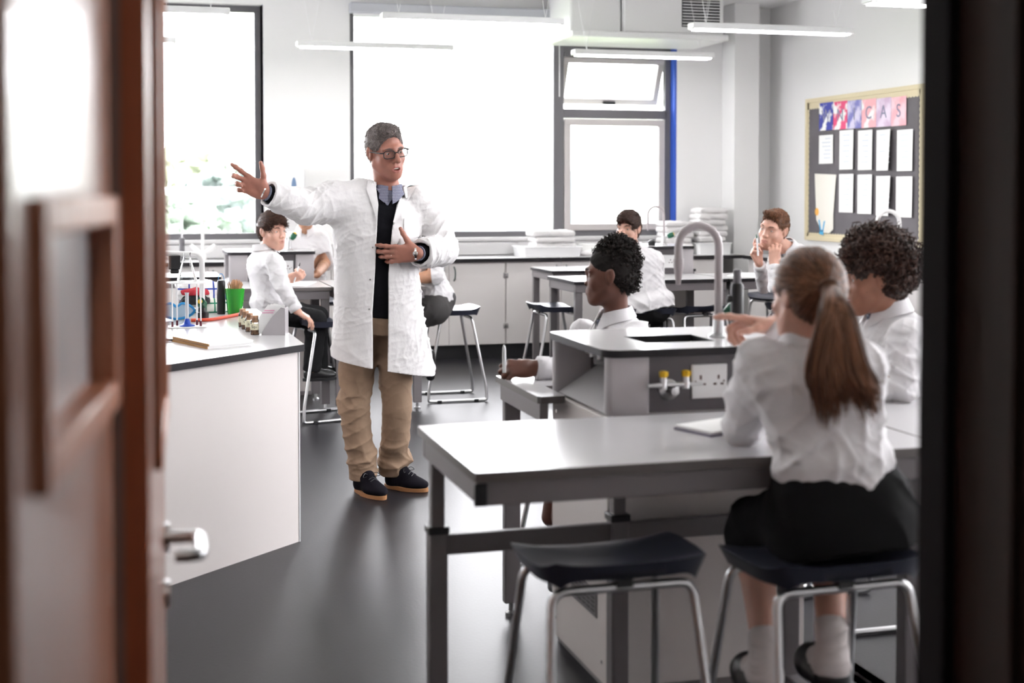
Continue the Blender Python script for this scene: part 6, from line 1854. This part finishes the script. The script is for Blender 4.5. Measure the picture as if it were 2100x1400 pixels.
# green beaker full of wooden splints
gp = G(482, 645, BT)
gm = mat('green_plastic', (.06, .55, .06), .15); gm.node_tree.nodes['Principled BSDF'].inputs['Transmission Weight'].default_value = .55
t = thing('green_cup', 'translucent green cup full of wooden splints on the demonstration bench', 'cup', tuple(gp))
MB().lathe([(0, .0), (.034, .0), (.036, .003), (.050, .135), (.048, .135), (.034, .005), (0, .005)], (0, 0, 0), 30).build('cup_wall', gm, t)
M['splint'] = mat('wooden_splint', (.52, .30, .17), .7, var=.2, vscale=40)
g = random.Random(4)
for k in range(46):
    a = g.uniform(0, 2 * PI); r = .040 * math.sqrt(g.random()); b_ = a + g.uniform(-.5, .5) + PI * (g.random() < .3); rb = .022 * math.sqrt(g.random())
    top = np.array([r * math.cos(a), r * math.sin(a), .165 + g.uniform(-.012, .016)]); bot = np.array([rb * math.cos(b_), rb * math.sin(b_), .007])
    d = nrm(top - bot); s1 = nrm(np.cross(d, [math.cos(a * 7), math.sin(a * 7), .2])) ; s2 = np.cross(d, s1)
    o = MB().obox((top + bot) / 2, s1 * .0028, s2 * .0013, d * np.linalg.norm(top - bot) / 2).build('wooden_splint', M['splint'], None, smooth=0)
    o.data.transform(Matrix.Identity(4)); o.location = t.location; tag(o, 'thin wooden splint standing in the green cup on the demonstration bench', 'splint', 'wooden splints in the green cup')
# red rubber hose
hp = [G(392, 660, BT), G(430, 659, BT), G(460, 654, BT), G(489, 648, BT), G(497, 646, BT)]
o = MB().tube(bez([p + AU * .009 for p in hp], 8), .0085, 12).build('rubber_hose', mat('orange_red_rubber', (.62, .07, .03), .45), None); tag(o, 'orange-red rubber hose lying in front of the green cup', 'hose')
# corked specimen jars
def jar(px, py, label, txt):
    p = G(px, py, BT)
    t = thing('specimen_jar', label, 'jar', tuple(p), -TH, 'corked specimen jars')
    MB().lathe([(0, .0), (.0185, .0), (.020, .003), (.020, .060), (.015, .068), (.015, .078)], (0, 0, 0), 24).build('glass_wall', M['glass'], t, smooth=50)
    MB().lathe([(0, .002), (.0175, .002), (.0175, .020 + .01 * g.random()), (0, .026)], (0, 0, 0), 16).build('contents', mat('brown_seeds', (.35, .20, .12), .9, bump=1, bscale=160, var=.6, vscale=90), t)
    MB().lathe([(0, .054), (.0135, .054), (.0145, .084), (0, .084)], (0, 0, 0), 18).build('cork', mat('cork', (.50, .29, .18), .9, var=.25, vscale=60), t)
    lb = []
    for j in (.022, .050):
        for i in range(13):
            a = -PI / 2 + math.radians(-75 + 150 * i / 12); lb.append((.0206 * math.cos(a), .0206 * math.sin(a), j))
    l = MB().add(lb, [(i, i + 1, 14 + i, 13 + i) for i in range(12)]).build('paper_label', mat('cream_label', (.74, .70, .52), .8), t, smooth=60)
    if txt:
        cu = bpy.data.curves.new('writing', 'FONT'); cu.body = txt; cu.size = .017; cu.align_x = 'CENTER'; cu.align_y = 'CENTER'; cu.extrude = .0002
        tmp = bpy.data.objects.new('tmp', cu); C.objects.link(tmp); me = bpy.data.meshes.new_from_object(tmp.evaluated_get(bpy.context.evaluated_depsgraph_get())); bpy.data.objects.remove(tmp)
        for v in me.vertices:
            a = -PI / 2 + v.co.x / .0206; r = .0210 + v.co.z; v.co = (r * math.cos(a), r * math.sin(a), .036 + v.co.y)
        me.materials.clear(); me.materials.append(M['black']); link(bpy.data.objects.new('handwriting', me), l)
jar(523, 686, 'corked glass jar in front, with a handwritten cream label, beside the grey card holder', 'Squ')
jar(512, 680, 'corked glass jar second from the front of the row beside the grey card holder', 'n')
jar(504, 675, 'corked glass jar third from the front of the row beside the grey card holder', 'C')
jar(498, 670, 'corked glass jar at the back of the row, next to the red hose', '')
# grey sloping holder with cards
hp = G(556, 687, BT)
t = thing('card_holder', 'grey sloping holder filled with white cards on the demonstration bench', 'holder', tuple(hp), -TH)
prof = [(-.052, 0), (.052, 0), (.052, .118), (.034, .122), (-.010, .075), (-.05, .012)]
for y in (-.004, .082):
    n = len(prof); MB().add([(x + .010, y, z) for x, z in prof] + [(x + .010, y + .004, z) for x, z in prof], [tuple(range(n)), tuple(range(2 * n - 1, n - 1, -1))] + [(i, (i + 1) % n, n + (i + 1) % n, n + i) for i in range(n)]).build('side_panel', M['post'], t, smooth=0)
MB().box(.058, .062, 0, .082, 0, .118).box(-.04, .06, 0, .082, 0, .004).build('back_panel', M['post'], t)
M['pinkline'] = mat('pink_print', (.75, .25, .45), .8)
for k in range(6):
    y = .004 + k * .013; r_ = .012 * (k % 2)
    cd = thing('card', 'white card with pink lines standing in the grey sloping holder', 'card', tuple(np.array(hp) + AR * (-.02 + .004 * k) + AD * (y) + AU * .006), -TH, 'cards in the grey holder')
    MB().add([(-.035, 0, 0), (.05, 0, 0), (.05, 0, .12), (.005, .006, .128 - r_ * .3), (-.035, .004, .07), (-.035, .002, 0), (.05, .0015, 0), (.05, .0015, .12), (.005, .0075, .128 - r_ * .3), (-.035, .0055, .07)],
             [(0, 1, 2, 3, 4), (9, 8, 7, 6, 5), (0, 1, 6, 5), (1, 2, 7, 6), (2, 3, 8, 7), (3, 4, 9, 8), (4, 0, 5, 9)]).build('sheet', M['paper'], cd, smooth=0)
    MB().box(-.02, .03, -.0008, .0, .09, .093).box(-.01, .035, -.0008, .0, .10, .103).build('pink_lines', M['pinkline'], cd, smooth=0)
# magazines and the dark pencil
M['kraft'] = mat('tan_spine', (.40, .19, .045), .6); M['glossy'] = mat('glossy_cover', (.80, .80, .80), .25)
a, b, c2, d = G(352, 700, BT), G(425, 716, BT), G(517, 708, BT), G(440, 692, BT)
for k in range(2):
    ctr = (a + b + c2 + d) / 4; ex = (b - a) / 2; ey = (c2 - b) / 2; h_ = .010
    t = thing('magazine', ['lower magazine with a tan spine at the front of the demonstration bench', 'upper magazine with a tan spine and white cover at the front of the demonstration bench'][k], 'magazine', tuple(ctr + AU * (h_ * k + .0004 * k) + AR * .006 * k), 0, 'magazines on the demonstration bench')
    e3 = (d - a) / 2 if False else ey
    def quad(s0, s1, z0, z1, u0=-1, u1=1):
        v = []
        for z in (z0, z1):
            for (u, w) in ((u0, s0), (u1, s0), (u1, s1), (u0, s1)): q = ex * u + ey * w; v.append((q[0], q[1], z))
        return v, [(3, 2, 1, 0), (4, 5, 6, 7), (0, 1, 5, 4), (1, 2, 6, 5), (2, 3, 7, 6), (3, 0, 4, 7)]
    MB().add(*quad(-.97, .99, .0008, h_ - .0012)).build('pages', M['paper'], t, smooth=0)
    cv = MB(); cv.add(*quad(-1, 1, 0, .0008)); cv.add(*quad(-1, 1, h_ - .0012, h_)); cv.build('cover', M['glossy'], t, smooth=0)
    MB().add(*quad(-1.01, -.97, 0.0, h_)).build('spine', M['kraft'], t, smooth=0)
p1, p2 = G(334, 699, BT), G(372, 701, BT)
pen('pencil', 'dark pencil lying at the left end of the magazines', p2 + AU * .006, p1 + AU * .006, M['black'], M['splint'], .0055)

# left bollard: yellow tub; papers on the tables
tb = G(622, 509, 1.025)
M['tub'] = mat('pale_yellow_plastic', (.78, .74, .16), .3); M['tub'].node_tree.nodes['Principled BSDF'].inputs['Transmission Weight'].default_value = .2
t = thing('plastic_tub', 'translucent yellow plastic tub on the left bollard', 'tub', tuple(tb + AD * .05), -TH)
mb = MB(); a_ = rrect(-.072, .072, -.05, .05, .015, 4); b_ = rrect(-.086, .086, -.062, .062, .018, 4); n = len(a_)
mb.add([(x, y, 0) for x, y in a_] + [(x, y, .085) for x, y in b_] + [(x * .97, y * .97, .085) for x, y in b_] + [(x * .97, y * .97, .004) for x, y in a_],
       [tuple(range(n))] + [(k * n + i, k * n + (i + 1) % n, (k + 1) * n + (i + 1) % n, (k + 1) * n + i) for k in range(3) for i in range(n)] + [tuple(range(3 * n, 4 * n))])
mb.build('tub_wall', M['tub'], t, smooth=50)
MB().tube([(x * 1.01, y * 1.01, .085) for x, y in b_], .004, 6, closed=True).build('rim', M['whiteplastic'], t)
def paper(label, pts, h=TT, name='paper_sheet'):
    pts = [G(x, y, h) for x, y in pts]; c = sum(pts) / len(pts)
    o = MB().prism([(p[0] - c[0], p[1] - c[1]) for p in pts], .0006, .0022).build(name, M['paper'], None, smooth=0, loc=tuple(c)); tag(o, label, 'paper'); return o
paper('white sheet of paper under the left boy\'s pen hand', [(585, 586), (628, 587), (650, 578), (606, 577)])
nb = [G(1382, 880, TT), G(1458, 897, TT), G(1575, 876, TT), G(1500, 862, TT)]
c = sum(nb) / 4
t = thing('notebook', 'open white notebook with a grey edge by the elbow of the ponytail girl', 'notebook', tuple(c))
pl = [(p[0] - c[0], p[1] - c[1]) for p in nb]
MB().prism(pl, .0, .006).build('cover', mat('grey_cover', (.22, .20, .26), .5), t, smooth=0)
MB().prism([(x * .985 + .004, y * .97 + .003) for x, y in pl], .006, .012).build('pages', M['paper'], t, smooth=0)
paper('white sheet of paper on the table right of the dark-haired boy', [(1490, 566), (1575, 570), (1600, 562), (1515, 559)])
# tall black bottle on the near bollard
bp = G(1511, 700, 1.0)
t = thing('black_bottle', 'tall black bottle standing on the near sink bollard right of the tap', 'bottle', tuple(bp))
MB().lathe([(0, 0), (.0185, 0), (.0195, .004), (.0195, .165), (.016, .175), (0, .176)], (0, 0, 0), 22).build('body', M['black'], t)
MB().lathe([(0, .174), (.012, .174), (.012, .215), (0, .218)], (0, 0, 0), 16).build('cap', M['wframe'], t)
MB().lathe([(0, 0), (.011, 0), (.011, .012), (0, .014)], tuple(-AR * .018 + AU * .128), 14, axis=-AR).build('side_knob', M['black'], t)
# trays with folded lab coats on the back worktop
def tray(label, x, y, w, d, h, z=.87, rz=0):
    t = thing('storage_tray', label, 'tray', (x, y, z), rz)
    mb = MB(); a_ = rrect(-w, w, -d, d, .02, 4); b_ = rrect(-w * 1.06, w * 1.06, -d * 1.08, d * 1.08, .025, 4); n = len(a_)
    mb.add([(p, q, 0) for p, q in a_] + [(p, q, h) for p, q in b_] + [(p * .96, q * .96, h) for p, q in b_] + [(p * .96, q * .96, .004) for p, q in a_],
           [tuple(range(n))] + [(k * n + i, k * n + (i + 1) % n, (k + 1) * n + (i + 1) % n, (k + 1) * n + i) for k in range(3) for i in range(n)] + [tuple(range(3 * n, 4 * n))])
    mb.build('tray_wall', M['whiteplastic'], t, smooth=40)
    MB().tube([(p * 1.01, q * 1.01, h) for p, q in b_], .006, 6, closed=True).build('rim', M['whiteplastic'], t); return t
on5 = ['bottom', 'second', 'third', 'fourth', 'fifth', 'sixth', 'seventh', 'topmost']
def coats(x, y, z, n, w, d, h, where, seed):
    for k in range(n):
        c = np.array([x + .012 * math.sin(seed + k * 2.1), y + .008 * math.cos(seed + k * 1.7), z + k * h])
        Fd = Fld(); Fd.box(c + AU * h * .5, (w * (1 - .03 * (k % 3)), d, h * .52), rad=h * .45); Fd.disp(fold_noise(seed + k, 30, .010, AU, .9))
        o = build_fld(Fd, (c - np.array((w, d, h)) * 1.25, c + np.array((w, d, h * 2)) * 1.25), .007, 'folded_lab_coat', M['coat'], None)
        o.data.transform(Matrix.Translation(-Vector(c))); o.location = Vector(c)
        tag(o, 'folded white lab coat, %s of the stack %s' % ('topmost' if k == n - 1 else on5[k], where), 'lab coat', 'folded lab coats on the back worktop')
tray('shallow white tray of folded lab coats on the back worktop right of the teacher', 3.62, 11.72, .26, .17, .085)
coats(3.66, 11.72, .876 + .004, 4, .20, .13, .055, 'in the shallow tray', 401)
tray('white tray holding the tall stack of folded coats in the right corner', 5.19, 11.72, .16, .15, .10)
coats(5.19, 11.72, .876, 8, .145, .13, .052, 'in the right corner', 421)
coats(4.86, 11.74, .872, 6, .14, .13, .05, 'left of the right corner one', 441)
for k, (x, y, lab) in enumerate(((4.02, 11.62, 'white folded cloth lying right of the shallow tray on the back worktop'),)):
    cloth_pile('folded_cloth', lab, (x, y, .871), (.12, .09, .035), M['coat'], 460, .008)
t = thing('paper_box', 'small white open box behind the shallow tray on the back worktop', 'box', (4.03, 11.80, .871))
MB().box(-.07, .07, -.05, .05, 0, .10).build('box_side', M['paper'], t, bevel=.002); MB().box(-.07, .07, -.06, -.05, .0, .06).build('front_flap', M['paper'], t)
# glassware on the side worktop
for k, (px, py, lab) in enumerate(((1732, 575, 'clear glass beaker on the side worktop by the curly-haired boy\'s face'),)):
    t = thing('glass_beaker', lab, 'beaker', (5.50, 8.75, .872))
    MB().lathe([(0, 0), (.05, 0), (.052, .004), (.052, .12), (.055, .125)], (0, 0, 0), 24).build('glass_wall', M['glass'], t, smooth=50)
    MB().lathe([(0, .003), (.05, .003), (.05, .05), (0, .05)], (0, 0, 0), 20).build('liquid', M['pane'], t)
t = thing('washing_up_bottle', 'black squeezy bottle beside the tap on the middle bollard', 'bottle', (3.90, 9.88, 1.03))
MB().lathe([(0, 0), (.028, 0), (.030, .01), (.030, .03), (.012, .045), (0, .046)], (0, 0, 0), 18).build('body', M['black'], t)
